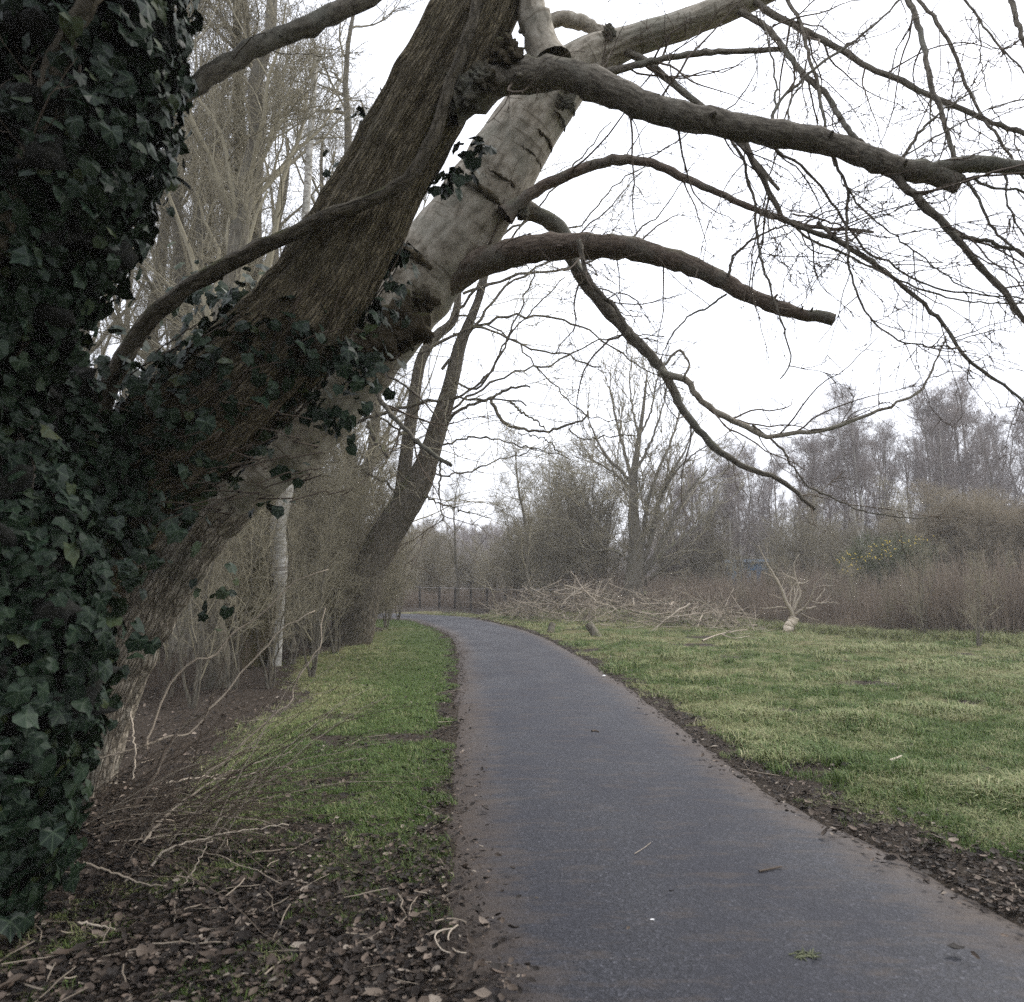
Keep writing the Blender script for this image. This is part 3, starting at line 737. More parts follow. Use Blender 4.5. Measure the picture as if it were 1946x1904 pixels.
brF.append(branch(tF, ZX([(955, 1040), (1050, 1160), (1200, 1280), (1400, 1440), (1560, 1550), (1700, 1600), (1904, 1650)]), 3.88, 3.7, 4, 2, BARK_B, 30, 6))
brF.append(branch(tF, ZX([(890, 920), (940, 1020), (1040, 1040), (1150, 1020), (1260, 1030), (1420, 1025)]), 3.85, 3.8, 2.5, 1.5, BARK_B, 20, 5, knots=False))
brF.append(branch(tF, [(1045, 125), (1022, 60), (1008, 0), (1000, -100), (1010, -260)], 4.1, 4.2, 62, 50, BARK_S, 24, 18, flare=1.4))
for (cx_, cy_, Y_, w_, sd0) in ((885, 180, 4.02, 0.085, 1), (965, 100, 3.98, 0.085, 2), (920, 150, 3.98, 0.07, 3)):
    mb = MB(); knobble(mb, P(cx_, cy_, Y_), w_, seed=sd0, amp=0.42, n=(44, 30), sc=(1, 0.8, 1.1)); part('burr', mb, BARK_C, tF)
# --- pale leaning tree behind it
tS = thing('leaning_tree', 'pale grey leaning trunk with ringed smooth bark behind the brown trunk', 'tree', (-3.4, 5.8, 0))
mb = MB()
SPS = [(30, 1600, 5.8, 290), (85, 1470, 5.8, 225), (130, 1370, 5.8, 195), (195, 1235, 5.78, 178), (268, 1105, 5.75, 170), (345, 990, 5.7, 168), (415, 918, 5.69, 166)]
trunk_tube(mb, SPS, S=80, K=140, ridge=0.07, lump=0.04, seed=8, vs=1.2)
part('lower_trunk', mb, BARK_L, tS)
mb = MB()
SPS2 = [(375, 958, 5.7, 145), (415, 918, 5.69, 160), (487, 856, 5.65, 160), (605, 757, 5.6, 158), (705, 648, 5.55, 165), (795, 540, 5.5, 160), (880, 435, 5.45, 150), (945, 340, 5.4, 140), (1010, 235, 5.35, 128), (1095, 130, 5.3, 100), (1180, 84, 5.27, 66), (1300, 45, 5.2, 56), (1430, -8, 5.1, 52), (1560, -80, 5.0, 48), (1800, -260, 4.9, 40)]
ptsS, radS = trunk_tube(mb, SPS2, S=64, K=220, ridge=0.014, lump=0.05, seed=9, vs=2, nr=14)
part('trunk', mb, BARK_S, tS)
# bark collars where branches broke away: ridges lying round the trunk
def collar(px, py, a0, a1, w, seed):
    c = P(px, py, 5.5); k = int(np.argmin(np.linalg.norm(ptsS - c, axis=1))); T = norm(ptsS[min(k + 3, 219)] - ptsS[k - 3])
    tocam = norm(np.array([0, 0, 1.6]) - ptsS[k]); n1 = norm(tocam - (tocam @ T) * T); n2 = np.cross(T, n1)
    a = np.radians(np.linspace(a0, a1, 22)); r = np.random.default_rng(seed)
    lift = 0.05 * np.cos((a - a.mean()) * 1.2)
    pts = np.array([ptsS[k] + (n1 * math.cos(q) + n2 * math.sin(q)) * radS[k] * 1.005 + T * (lift[i] + r.normal() * 0.004) for i, q in enumerate(a)])
    rr = w * np.sin(np.linspace(0.15, np.pi - 0.15, 22)) * r.uniform(0.7, 1.3, 22)
    m_ = MB(); m_.tube(pts[None], rr[None], 8, False); part('bark_ridge', m_, BARK_C, tS)
for q in ((905, 400, -60, 60, 0.030, 1), (800, 530, -70, 20, 0.034, 2), (930, 365, -20, 70, 0.018, 3), (985, 275, 10, 75, 0.014, 4), (1010, 240, 20, 80, 0.012, 5), (960, 315, 5, 70, 0.010, 6), (860, 460, 25, 80, 0.016, 7), (740, 610, 0, 80, 0.024, 9), (1030, 210, 30, 80, 0.012, 10)):
    collar(*q)
for (cx_, cy_, Y_, w_, sd0) in ((765, 618, 5.22, 0.17, 4), (715, 650, 5.22, 0.15, 5), (1075, 190, 5.1, 0.06, 6), (1158, 62, 5.12, 0.045, 7), (800, 570, 5.25, 0.10, 8), (990, 400, 5.2, 0.05, 9)):
    mb = MB(); knobble(mb, P(cx_, cy_, Y_), w_, seed=sd0, amp=0.4, n=(44, 30), sc=(1, 0.6, 1.1)); part('burr', mb, BARK_C, tS)
brS = []
brS.append(branch(tS, [(760, 600), (815, 560), (875, 519), (960, 484), (1080, 468), (1200, 472), (1320, 508), (1420, 560), (1500, 590), (1586, 606)], 5.45, 4.7, 68, 20, BARK_R, 56, 18, 0.004, flare=1.15, label='thick reddish limb arching right, sawn off at its end'))
brS.append(branch(tS, [(960, 410), (990, 384), (1050, 345), (1150, 309), (1230, 308), (1330, 350), (1440, 400), (1530, 428), (1660, 441)], 5.2, 4.7, 26, 5, BARK_R, 50, 10, 0.004, flare=1.7))
brS.append(branch(tS, [(980, 388), (1030, 412), (1070, 440), (1090, 500), (1130, 560), (1200, 640), (1260, 705), (1300, 780), (1350, 842), (1400, 880), (1480, 912), (1550, 968)], 5.45, 5.0, 30, 7, BARK_B, 56, 12, 0.004, flare=1.5, label='long grey limb hanging down to the right'))
brS.append(branch(tS, ZR([(-80, 240), (0, 285), (70, 300), (120, 380), (230, 470), (380, 550), (500, 605), (650, 590), (820, 570), (1000, 510), (1180, 440), (1330, 360), (1420, 210), (1480, 60)]), 4.9, 4.6, 14, 3, BARK_S, 50, 8, 0.004))
brS.append(branch(tS, ZR([(430, 545), (570, 660), (640, 760), (740, 880), (900, 960), (1100, 1030), (1380, 1055)]), 4.8, 4.6, 5, 2, BARK_B, 40, 6))
brS.append(branch(tS, [(1120, 140), (1170, 134), (1240, 116), (1330, 101), (1490, 94)], 5.2, 5.0, 15, 10, BARK_B, 26, 8, flare=1.5))
brS.append(branch(tS, [(1180, 95), (1230, 120), (1290, 168), (1345, 212), (1420, 290), (1480, 360)], 5.25, 5.0, 17, 7, BARK_B, 26, 8))
brS.append(branch(tS, [(1030, 60), (1045, 42), (1080, 36), (1140, 60), (1180, 85)], 5.3, 5.25, 30, 26, BARK_S, 22, 12))
brS.append(branch(tS, [(1120, 175), (1160, 185), (1175, 185), (1215, 165)], 5.3, 5.2, 6, 3, BARK_B, 16, 6))
brS.append(branch(tS, ZX([(380, -10), (430, 10), (600, 110), (750, 185), (930, 285), (1050, 360), (1230, 440), (1420, 530), (1560, 590), (1700, 655), (1800, 690), (1904, 725), (2100, 800)]), 5.1, 4.5, 13, 9, BARK_B, 40, 8))
brS.append(branch(tS, ZX([(360, 60), (490, 140), (580, 240), (700, 400), (830, 510), (880, 610), (980, 740), (1060, 800)]), 5.1, 4.6, 13, 10, BARK_B, 40, 8))
brS.append(branch(tS, ZX([(600, -60), (620, 0), (680, 110), (710, 200), (740, 330), (780, 450), (810, 620), (850, 800), (880, 900)]), 5.0, 4.6, 8, 6, BARK_B, 34, 7))
brS.append(branch(tS, ZX([(1200, -120), (1270, 0), (1330, 130), (1370, 300), (1400, 470), (1450, 600), (1500, 780), (1540, 870)]), 4.6, 4.2, 12, 9, BARK_B, 34, 8))
brS.append(branch(tS, ZX([(1270, -90), (1330, 0), (1440, 130), (1530, 300), (1600, 480), (1680, 640), (1760, 740), (1840, 880), (1904, 980)]), 4.7, 4.3, 8, 5, BARK_B, 34, 7))
brS.append(branch(tS, ZX([(1500, -80), (1580, 0), (1660, 110), (1760, 240), (1904, 390), (2000, 470)]), 4.6, 4.4, 5, 3, BARK_B, 24, 6))
brS.append(branch(tS, ZX([(1660, 110), (1670, 300), (1700, 480), (1740, 620)]), 4.6, 4.4, 3, 1.5, BARK_B, 20, 5))
brS.append(branch(tS, ZX([(720, 330), (700, 450), (640, 540), (590, 740), (520, 960), (490, 1100), (440, 1300), (410, 1560)]), 4.8, 4.7, 4, 2.5, BARK_B, 30, 6))
brS.append(branch(tS, ZX([(1400, 530), (1395, 700), (1420, 860)]), 4.5, 4.4, 4, 2, BARK_B, 20, 5))
brS.append(branch(tS, ZX([(1820, -60), (1840, 20), (1860, 100), (1904, 220), (1960, 330)]), 4.3, 4.2, 11, 8, BARK_B, 20, 7))
brS.append(branch(tS, ZX([(285, 1510), (330, 1390), (430, 1300), (560, 1240), (680, 1205)]), 4.8, 4.7, 7, 3, BARK_B, 24, 7))
brS.append(branch(tS, ZX([(290, 1600), (180, 1670), (80, 1720), (0, 1810), (-50, 1900), (-90, 2010)]), 4.85, 4.9, 5, 2, BARK_B, 24, 6))
brS.append(branch(tS, ZX([(650, 1225), (750, 1310), (850, 1350), (1000, 1420), (1200, 1510), (1400, 1590), (1600, 1640), (1904, 1650)]), 4.7, 4.5, 5, 3, BARK_B, 30, 6))
brS.append(branch(tS, ZX([(570, 1250), (700, 1380), (800, 1460), (900, 1500)]), 4.7, 4.65, 2, 1.2, BARK_B, 20, 5))
brS.append(branch(tS, ZX([(780, 1200), (900, 1310), (1100, 1430), (1280, 1580), (1450, 1740)]), 4.6, 4.5, 8, 3, BARK_B, 24, 6))
brS.append(branch(tS, ZX([(640, 1160), (800, 1190), (970, 1250), (1080, 1268)]), 4.7, 4.6, 4, 3, BARK_R, 20, 6))
brS.append(branch(tS, ZM([(180, 200), (260, 225), (330, 270), (430, 330), (520, 400), (620, 520)]), 5.2, 4.9, 6, 3, BARK_R, 24, 6))
brS.append(branch(tS, ZM([(255, 320), (320, 430), (400, 530), (500, 630), (600, 710), (685, 765)]), 5.25, 4.8, 10, 8, BARK_B, 26, 9))
brS.append(branch(tS, ZM([(620, 725), (628, 800), (620, 900), (640, 1060)]), 4.85, 4.8, 5, 2, BARK_B, 18, 6))
brS.append(branch(tS, [(1100, 455), (1120, 530), (1180, 600), (1195, 640)], 4.95, 4.85, 10, 8, BARK_B, 18, 8))
brS.append(branch(tS, [(1250, 715), (1265, 690), (1290, 665), (1310, 690), (1300, 718)], 4.9, 4.85, 6, 5, BARK_S, 16, 6))
# twigs
def twigs(parent, brs, dens1, dens2, seed, vec=(0.25, 0, -0.15)):
    r = np.random.default_rng(seed)
    p0 = pack(brs)
    l1 = grow(p0, dens1, 0.12, (50, 18), (0.3, 1.1), 12, 0.010, 0.1, 0.17, 0.0036, 0.4, per_m=True, vec=vec, r=r)
    l2 = grow(l1, dens2, 0.12, (45, 16), (0.12, 0.5), 8, 0.010, 0.0, 0.2, 0.0030, 0.6, per_m=True, r=r)
    l3 = grow(l2, 6.0, 0.1, (50, 18), (0.04, 0.2), 4, 0.010, 0.0, 0.24, 0.0026, 0.8, per_m=True, r=r)
    m_ = MB()
    m_.tube(*l1, 4); m_.tube(*l2, 3); m_.tube(*l3, 3)
    part('twigs', m_, TWIG_F, parent, 'stuff')
sel = [b for i, b in enumerate(brF) if i not in (2, 18)]
twigs(tF, sel, 5.8, 5.6, 5)
twigs(tS, brS, 5.2, 5.6, 6)

# ------------------------------------------------------------------ ivy
def ivy_tpl(seed, curl=0.25):
    r = np.random.default_rng(seed)
    # five lobes: angle from tip axis (x), radius
    ang = np.radians([0, 22, 50, 78, 112, 140, 172]); rad_ = np.array([1.0, 0.74, 0.80, 0.66, 0.70, 0.62, 0.34]) * r.uniform(0.92, 1.08, 7)
    ou = [(rad_[i] * math.cos(a), rad_[i] * math.sin(a)) for i, a in enumerate(ang)]
    ol = [(x_, -y_) for x_, y_ in ou[::-1][:-1]]
    out = ou + ol                                                   # tip first, round the left side, back
    n = len(out)
    pts = [(0.0, 0.0, 0.0)] + [(x_, y_, -curl * (x_ * x_ + y_ * y_) * r.uniform(0.5, 1.2) + 0.06 * r.normal() - (0.12 * max(x_, 0))) for x_, y_ in out]
    vein = [1.0] + [1.0 if k in (0, 2, 4) or (k >= 7 and (n - k) in (2, 4)) else 0.0 for k in range(n)]
    tris = [(0, 1 + k, 1 + (k + 1) % n) for k in range(n)]
    # leaf stalk
    base = len(pts); pts += [(-0.02, 0.015, 0), (-0.02, -0.015, 0), (-0.55, 0.0, -0.2)]; vein += [1, 1, 1]
    tris.append((base, base + 1, base + 2))
    return np.array(pts), np.array(tris), np.array(vein)
IT = [ivy_tpl(200 + i, c_) for i, c_ in enumerate((0.1, 0.25, 0.4, 0.15, 0.3, 0.5))]
def ivy_mesh(mat, posn, Rm, size, parent, name, kind):
    m_ = MB(); ve = []
    wh = rng.integers(0, 6, len(posn))
    for w in range(6):
        V, T_, vn = IT[w]; s_ = wh == w; n = s_.sum()
        if not n: continue
        vv = np.einsum('nij,vj->nvi', Rm[s_] * size[s_][:, None, None], V) + posn[s_][:, None, :]
        m_.add(vv, None, None, (np.arange(n)[:, None, None] * len(V) + T_[None]).reshape(-1, 3), None, np.repeat(rng.random(n), len(V)))
        ve.append(np.tile(vn, n))
    o = part(name, m_, mat, parent, kind, smooth=False)
    a = o.data.attributes.new('vein', 'FLOAT', 'POINT'); a.data.foreach_set('value', np.concatenate(ve).astype(np.float32))
    return o
ivy_single = []
for w in range(6):
    q = MB(); q.add(IT[w][0], None, None, IT[w][1]); me = q.mesh('ivy_leaf', IVY_O, smooth=False)
    a = me.attributes.new('vein', 'FLOAT', 'POINT'); a.data.foreach_set('value', IT[w][2].astype(np.float32)); ivy_single.append(me)
def ivy_frames(nrm):
    """leaf blade normal about nrm, tip hanging down and outward"""
    n = len(nrm)
    z_ = norm(nrm + rng.normal(size=(n, 3)) * 0.42 + np.array([0, 0, 0.25]))
    dn = np.array([0, 0, -1.0]) + rng.normal(size=(n, 3)) * 0.55
    x_ = norm(dn - (dn * z_).sum(1, keepdims=True) * z_)
    y_ = np.cross(z_, x_)
    return np.stack([x_, y_, z_], -1)
def build_ivy(root, posn, nrm, size, n_single, front):
    """front: score, the highest become leaves of their own"""
    Rm = ivy_frames(nrm)
    order = np.argsort(-front); b_ = np.zeros(len(posn), bool); b_[order[:n_single]] = True
    ivy_mesh(IVY, posn[~b_], Rm[~b_], size[~b_], root, 'foliage', 'stuff')
    rl = np.array(root.location)
    for i in np.where(b_)[0]:
        o = link('leaf', ivy_single[int(rng.integers(0, 6))], root)
        p_ = posn[i] - rl
        o.matrix_local = Matrix([list(Rm[i][k] * size[i]) + [p_[k]] for k in range(3)] + [[0, 0, 0, 1]])

# tree on the left wrapped in ivy
tI = thing('ivy_clad_tree', 'dark tree standing at the left edge, its trunk buried in ivy', 'tree', (-2.35, 3.4, 0))
YI = 3.35
mb = MB()
SPI = [(-120, 1800, YI, 230), (-100, 1500, YI, 190), (-70, 1100, YI, 160), (-40, 800, YI, 150), (0, 500, YI, 150), (60, 200, YI, 150), (110, 0, YI, 150), (170, -300, YI, 140), (220, -700, YI, 110)]
trunk_tube(mb, SPI, S=32, K=90, ridge=0.08, seed=12); part('trunk', mb, BARK_F, tI)
brI = [branch(tI, [(250, 230), (320, 195), (370, 165), (480, 92), (600, 42), (690, -2), (800, -60)], 3.5, 3.7, 40, 34, BARK_B, 30, 14, flare=1.2),
       branch(tI, [(-40, 560), (20, 400), (60, 280), (85, 180), (120, 90), (170, 0), (230, -150)], 2.95, 2.8, 42, 36, BARK_D, 30, 14)]
twigs(tI, brI, 1.0, 2.0, 8)
ivl = thing('ivy', 'dense curtain of dark ivy leaves hanging round the tree at the left edge', 'ivy', (-2.35, 3.4, 0))
lumps = [(170, -620, 3.3, 330), (190, -420, 3.2, 300), (180, -230, 3.2, 250), (170, -90, 3.2, 215), (150, 60, 3.2, 225), (120, 190, 3.2, 238), (105, 310, 3.2, 228), (70, 410, 3.2, 200), (35, 500, 3.2, 185), (10, 600, 3.2, 150), (-30, 720, 3.3, 128), (-40, 840, 3.3, 140), (-30, 960, 3.3, 170), (-20, 1090, 3.3, 210), (-30, 1220, 3.3, 225), (-40, 1350, 3.3, 230), (-60, 1480, 3.3, 220), (-90, 1620, 3.3, 200), (-200, 300, 3.0, 260), (-240, 700, 3.0, 240), (-260, 1100, 3.0, 260), (60, 780, 4.0, 120), (110, 900, 4.1, 140)]
pos_, nrm_ = [], []
for (lx_, ly_, Yc, rp) in lumps:
    c = P(lx_, ly_, Yc); r_ = rp / F * Yc
    n = int(900 * (r_ / 0.5) ** 2)
    dv = norm(rng.normal(size=(n, 3)))
    q = dv * r_ * (1 - 0.30 * rng.random((n, 1)) ** 1.5) * np.array([1, 0.85, 1.0]) * (1 + 0.09 * np.sin(dv @ rng.normal(size=3) * 7))[:, None]
    pos_.append(c + q); nrm_.append(dv)
    m_ = MB(); knobble(m_, c, r_ * 0.6, seed=int(lx_ + 1000), amp=0.3, n=(20, 14))
pos_ = np.vstack(pos_); nrm_ = np.vstack(nrm_)
# drop what sits deep inside another lump
deep = np.zeros(len(pos_), int)
for (lx_, ly_, Yc, rp) in lumps:
    c = P(lx_, ly_, Yc); deep += (np.linalg.norm(pos_ - c, axis=1) < rp / F * Yc * 0.62)
k = deep == 0; pos_, nrm_ = pos_[k], nrm_[k]
size = 0.024 + 0.06 * rng.beta(2, 2.2, len(pos_)) 
tocam = norm(np.array([0, 0, 1.6]) - pos_)
inview = np.abs(pos_[:, 0] / pos_[:, 1]) < 0.72
build_ivy(ivl, pos_, nrm_, size, 290, (nrm_ * tocam).sum(1) * 0.05 + size + rng.random(len(size)) * 0.02 - 1.0 * (~inview))
# creeping ivy stems: dense inner tangle that gives the curtain its body
stems = MB(); L_ = []
for (a, b_) in zip(lumps[:17], lumps[1:18]):
    ca, cb = P(*a[:3]), P(*b_[:3])
    for _ in range(16):
        o1 = norm(rng.normal(size=3)) * a[3] / F * a[2] * 0.6; o2 = norm(o1 + rng.normal(size=3) * 0.3) * b_[3] / F * b_[2] * 0.6
        L_.append(catmull(np.array([ca + o1, (ca + cb) / 2 + (o1 + o2) * 0.5 + rng.normal(size=3) * 0.04, cb + o2]), 8))
stems.tube(np.stack(L_), np.full((len(L_), 8), 0.007), 4); part('stems', stems, BARK_R, ivl, 'stuff')
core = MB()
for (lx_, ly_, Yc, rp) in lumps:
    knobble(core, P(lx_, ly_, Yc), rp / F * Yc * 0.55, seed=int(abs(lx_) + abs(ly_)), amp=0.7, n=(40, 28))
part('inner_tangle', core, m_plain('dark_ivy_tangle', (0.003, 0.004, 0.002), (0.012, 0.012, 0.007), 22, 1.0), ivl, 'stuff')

# ivy on the brown leaning trunk
ivf = thing('ivy', 'glossy ivy spreading over the lower half of the brown leaning trunk', 'ivy', (-3.2, 4.6, 0))
n = 6500
tk = rng.random(n) ** 1.25 * 0.50
kk = (tk * 259).astype(int); th = rng.uniform(0, 2 * np.pi, n)
T = norm(np.gradient(ptsF, axis=0))
tc_ = norm(np.array([0, 0, 1.6]) - ptsF); n1 = norm(tc_ - (tc_ * T).sum(1, keepdims=True) * T); n2 = np.cross(T, n1)
dv = n1[kk] * np.cos(th)[:, None] + n2[kk] * np.sin(th)[:, None]
upness = dv[:, 2]
leftup = (dv @ norm(np.array([-0.8, 0, 0.6])))
# thin out: upper part only along the upper-left and lower-right rims; lower-left all over
patch = snoise(ptsF[kk, 2] * 3, th, 3.0, 91)
pk = np.where(tk < 0.2, np.clip(0.45 + 0.6 * leftup, 0.1, 0.95), np.where(tk < 0.40, np.clip(0.42 + 0.30 * patch + 0.40 * leftup, 0.02, 1), np.clip(0.05 + 0.3 * np.abs(np.sin(th)) ** 4 + 0.2 * patch, 0.0, 1)))
k = rng.random(n) < pk
kk, dv, th, tk = kk[k], dv[k], th[k], tk[k]
off = rng.random(len(kk)) ** 2 * np.where((tk < 0.3) & (dv[:, 0] < 0), 0.34, 0.10) + 0.02
pos2 = ptsF[kk] + dv * (radF[kk] + off)[:, None] + rng.normal(size=(len(kk), 3)) * 0.02
nr2 = dv
# clusters hanging under the upper trunk and round the rims, seen against the sky
for (a, b_, Yc, m0, s0) in ((735, 520, 4.4, 26, 26), (760, 475, 4.4, 16, 20), (705, 590, 4.4, 30, 26), (850, 345, 4.35, 18, 18), (880, 320, 4.35, 14, 22), (905, 285, 4.35, 12, 16), (690, 690, 4.35, 46, 34), (640, 680, 4.2, 40, 34), (560, 640, 4.15, 40, 36), (490, 660, 4.15, 46, 40), (420, 690, 4.15, 60, 50), (655, 790, 4.4, 18, 22), (560, 905, 4.5, 8, 14), (600, 770, 4.4, 26, 26), (330, 760, 4.1, 120, 70), (250, 730, 4.3, 90, 56), (400, 560, 5.0, 40, 44), (460, 560, 4.8, 40, 30), (660, 330, 4.6, 12, 20), (740, 180, 4.6, 10, 20), (690, 220, 4.8, 10, 20), (150, 730, 4.0, 60, 46), (520, 960, 4.9, 7, 16), (415, 1130, 5.3, 12, 20), (375, 965, 4.7, 8, 16), (140, 1000, 4.0, 130, 90), (230, 940, 4.15, 110, 60), (90, 1150, 4.0, 150, 90), (60, 1300, 4.0, 130, 70), (40, 1430, 4.0, 90, 60), (270, 990, 4.4, 30, 26)):
    c = P(a, b_, Yc); q = rng.normal(size=(m0, 3)) * (s0 / F * Yc) * np.array([1, 0.6, 1])
    pos2 = np.vstack([pos2, c + q]); nr2 = np.vstack([nr2, norm(norm(q) + np.array([0.1, -0.7, 0.5]))])
sz2 = 0.024 + 0.06 * rng.beta(2, 2, len(pos2)); tocam = norm(np.array([0, 0, 1.6]) - pos2)
build_ivy(ivf, pos2, nr2, sz2, 290, (nr2 * tocam).sum(1) * 0.05 + sz2 + rng.random(len(sz2)) * 0.03)
st = []
for _ in range(60):
    k0 = rng.integers(5, 120); k1 = min(k0 + rng.integers(15, 45), 175); a0 = rng.uniform(-1.6, 1.6); a1 = a0 + rng.normal() * 0.5
    q = []
    for f_ in np.linspace(0, 1, 12):
        k_ = int(k0 + (k1 - k0) * f_); a_ = a0 + (a1 - a0) * f_
        q.append(ptsF[k_] + (n1[k_] * math.cos(a_) + n2[k_] * math.sin(a_)) * (radF[k_] * 1.06 + 0.01 + 0.02 * math.sin(f_ * 9)))
    st.append(q)
for _ in range(26):
    c = P(rng.uniform(180, 560), rng.uniform(660, 1000), 4.1); dv_ = norm(np.array([rng.uniform(0.3, 1), rng.normal() * 0.2, rng.uniform(-0.2, 0.6)]))
    st.append([c + dv_ * f_ * rng.uniform(0.3, 0.5) + np.array([0, 0, -0.08 * f_ * f_]) for f_ in np.linspace(0, 1, 12)])
m_ = MB(); m_.tube(np.array(st), np.full((len(st), 12), 0.0045), 5); part('stems', m_, TWIG_F, ivf, 'stuff')

# evergreens added out of view, to shade the near path and lower ivy
e_mesh = ivy_single
for ei, (ex_, ey_, eh, er) in enumerate(((-3.4, -1.6, 4.6, 2.6), (-0.9, -2.0, 5.0, 3.1), (4.3, -0.9, 4.9, 2.7))):
    te = thing('added_shade_tree', ('unseen evergreen added left of the camera to shade the ivy', 'unseen evergreen added behind the camera to shade the near path', 'unseen evergreen added right of the near path edge to shade the ground')[ei], 'tree', (ex_, ey_, 0))
    mb = MB(); k_ = np.linspace(0, 1, 20)[:, None]
    pt = np.array([ex_, ey_, -0.1]) + np.array([0.3, 0.2, eh]) * k_
    mb.tube(pt[None], np.linspace(0.16, 0.05, 20)[None], 14)
    l1 = grow((pt[None], np.linspace(0.16, 0.05, 20)[None]), 26, 0.45, (60, 12), (er * 0.6, er), 8, 0.02, 0.3, 0.1, 0.01, 0.6)
    mb.tube(*l1, 6); part('trunk', mb, BARK_F, te)
    n = 9000; dv = norm(rng.normal(size=(n, 3))); q_ = np.array([ex_ + 0.3, ey_, eh]) + dv * np.array([er, er * 0.75, er * 0.62]) * (0.35 + 0.65 * rng.random((n, 1)) ** 0.5)
    el_ = q_[:, 2] - CAMH - q_[:, 1] * 0.93; k_ = (q_[:, 1] < 0.05) | (el_ > 0.25); q_ = q_[k_]
    o = gn_scatter('foliage', q_ - np.array([ex_, ey_, 0]), rng.uniform(0, 6.28, len(q_)), rng.uniform(0, 0.8, len(q_)), rng.uniform(0.08, 0.15, len(q_)), e_mesh, IVY_O)
    o.parent = te; tag(o, kind='stuff')

# ------------------------------------------------------------------ left foreground dead shrub and fallen sticks
tD = thing('dead_shrub', 'pale leafless shrub with thin sprawling stems in the left foreground', 'shrub', (-1.9, 4.6, 0))
sh = []
def stem(px, Ya, Yb, wa, wb, mat=TWIG_P):
    sh.append(branch(tD, px, Ya, Yb, wa, wb, mat, 24, 6, 0.004, name='stem', knots=False))
stem(ZB([(790, 540), (800, 470), (830, 410), (880, 260), (960, 130), (1070, 45), (1150, 45), (1190, 0)]) + [(434, 1210), (503, 1162), (559, 1107), (625, 1082)], 4.7, 5.4, 5, 2)
stem(ZB([(780, 520), (880, 480), (950, 460), (1020, 460), (1120, 340), (1230, 220), (1320, 100)]) + [(510, 1225), (545, 1190), (600, 1162)], 4.7, 5.4, 5, 2)
stem(ZB([(1060, 720), (1300, 520), (1460, 370), (1570, 280), (1600, 170), (1700, 20)]) + [(611, 1222), (610, 1183), (618, 1155)], 4.9, 5.6, 4, 2)
stem(ZB([(400, 620), (600, 570), (740, 535), (880, 480)]), 4.4, 4.6, 5, 3)
stem(ZB([(900, 720), (1010, 700), (1130, 690), (1280, 690), (1450, 640), (1580, 640)]), 4.6, 5.0, 4, 2)
stem(ZB([(1050, 700), (1250, 660), (1420, 600), (1580, 550)]), 4.7, 5.0, 4, 1.5)
stem(ZB([(700, 340), (720, 450), (730, 560), (720, 700)]), 4.6, 4.4, 4, 3)
stem(ZB([(770, 1040), (870, 930), (980, 830), (1100, 740), (1250, 660)]), 4.2, 4.6, 6, 2)
stem(ZB([(820, 1170), (880, 1090), (960, 1060), (1060, 1030), (1300, 980), (1560, 940)]), 4.0, 4.3, 5, 1.5)
stem(ZB([(450, 1150), (620, 1210), (760, 1260), (900, 1280)]), 3.6, 3.7, 4, 2)
stem(ZB([(360, 700), (360, 840), (340, 950), (290, 1040)]), 4.0, 3.9, 4, 3)
stem(ZB([(960, 1330), (1040, 1200), (1100, 1090), (1160, 1010)]), 3.8, 4.1, 3, 1.5)
stem(ZB([(700, 860), (780, 760), (850, 640), (900, 540), (980, 430), (1140, 320)]), 4.3, 4.6, 10, 3, BARK_R)
stem(ZB([(430, 1470), (520, 1490), (640, 1515), (800, 1510)]), 3.3, 3.4, 4, 2)
p0 = pack(sh, 24)
for q in range(120):          # arching fine shoots fanning right
    b0 = P(rng.uniform(170, 420), rng.uniform(1380, 1600), rng.uniform(3.9, 4.9)); b0[2] = max(0.02, b0[2] * 0.5)
    a_ = rng.uniform(-0.1, 1.25) ; L0 = rng.uniform(0.5, 1.5); dv = np.array([math.cos(a_), rng.normal() * 0.35, math.sin(a_)]); f_ = np.linspace(0, 1, 24)[:, None]
    pts = b0 + dv * L0 * f_ + np.array([0, 0, -0.22 * L0]) * f_ ** 2 + np.cumsum(rng.normal(size=(24, 3)) * 0.004, 0); pts[:, 2] = np.maximum(pts[:, 2], 0.015)
    sh.append((pts, np.linspace(0.0035, 0.0012, 24)))
    m_ = MB(); m_.tube(pts[None], sh[-1][1][None], 5); part('stem', m_, TWIG_F if rng.random() < 0.65 else TWIG_P, tD)
p0 = pack(sh, 24)
l1 = grow(p0, 3.0, 0.15, (38, 12), (0.15, 0.6), 8, 0.005, 0.1, 0.1, 0.0011, 0.6, per_m=True)
l2 = grow(l1, 2.5, 0.15, (40, 12), (0.08, 0.25), 5, 0.005, 0.1, 0.12, 0.0009, 0.6, per_m=True)
m_ = MB(); m_.tube(*l1, 4); m_.tube(*l2, 3); part('twigs', m_, TWIG_F, tD, 'stuff')
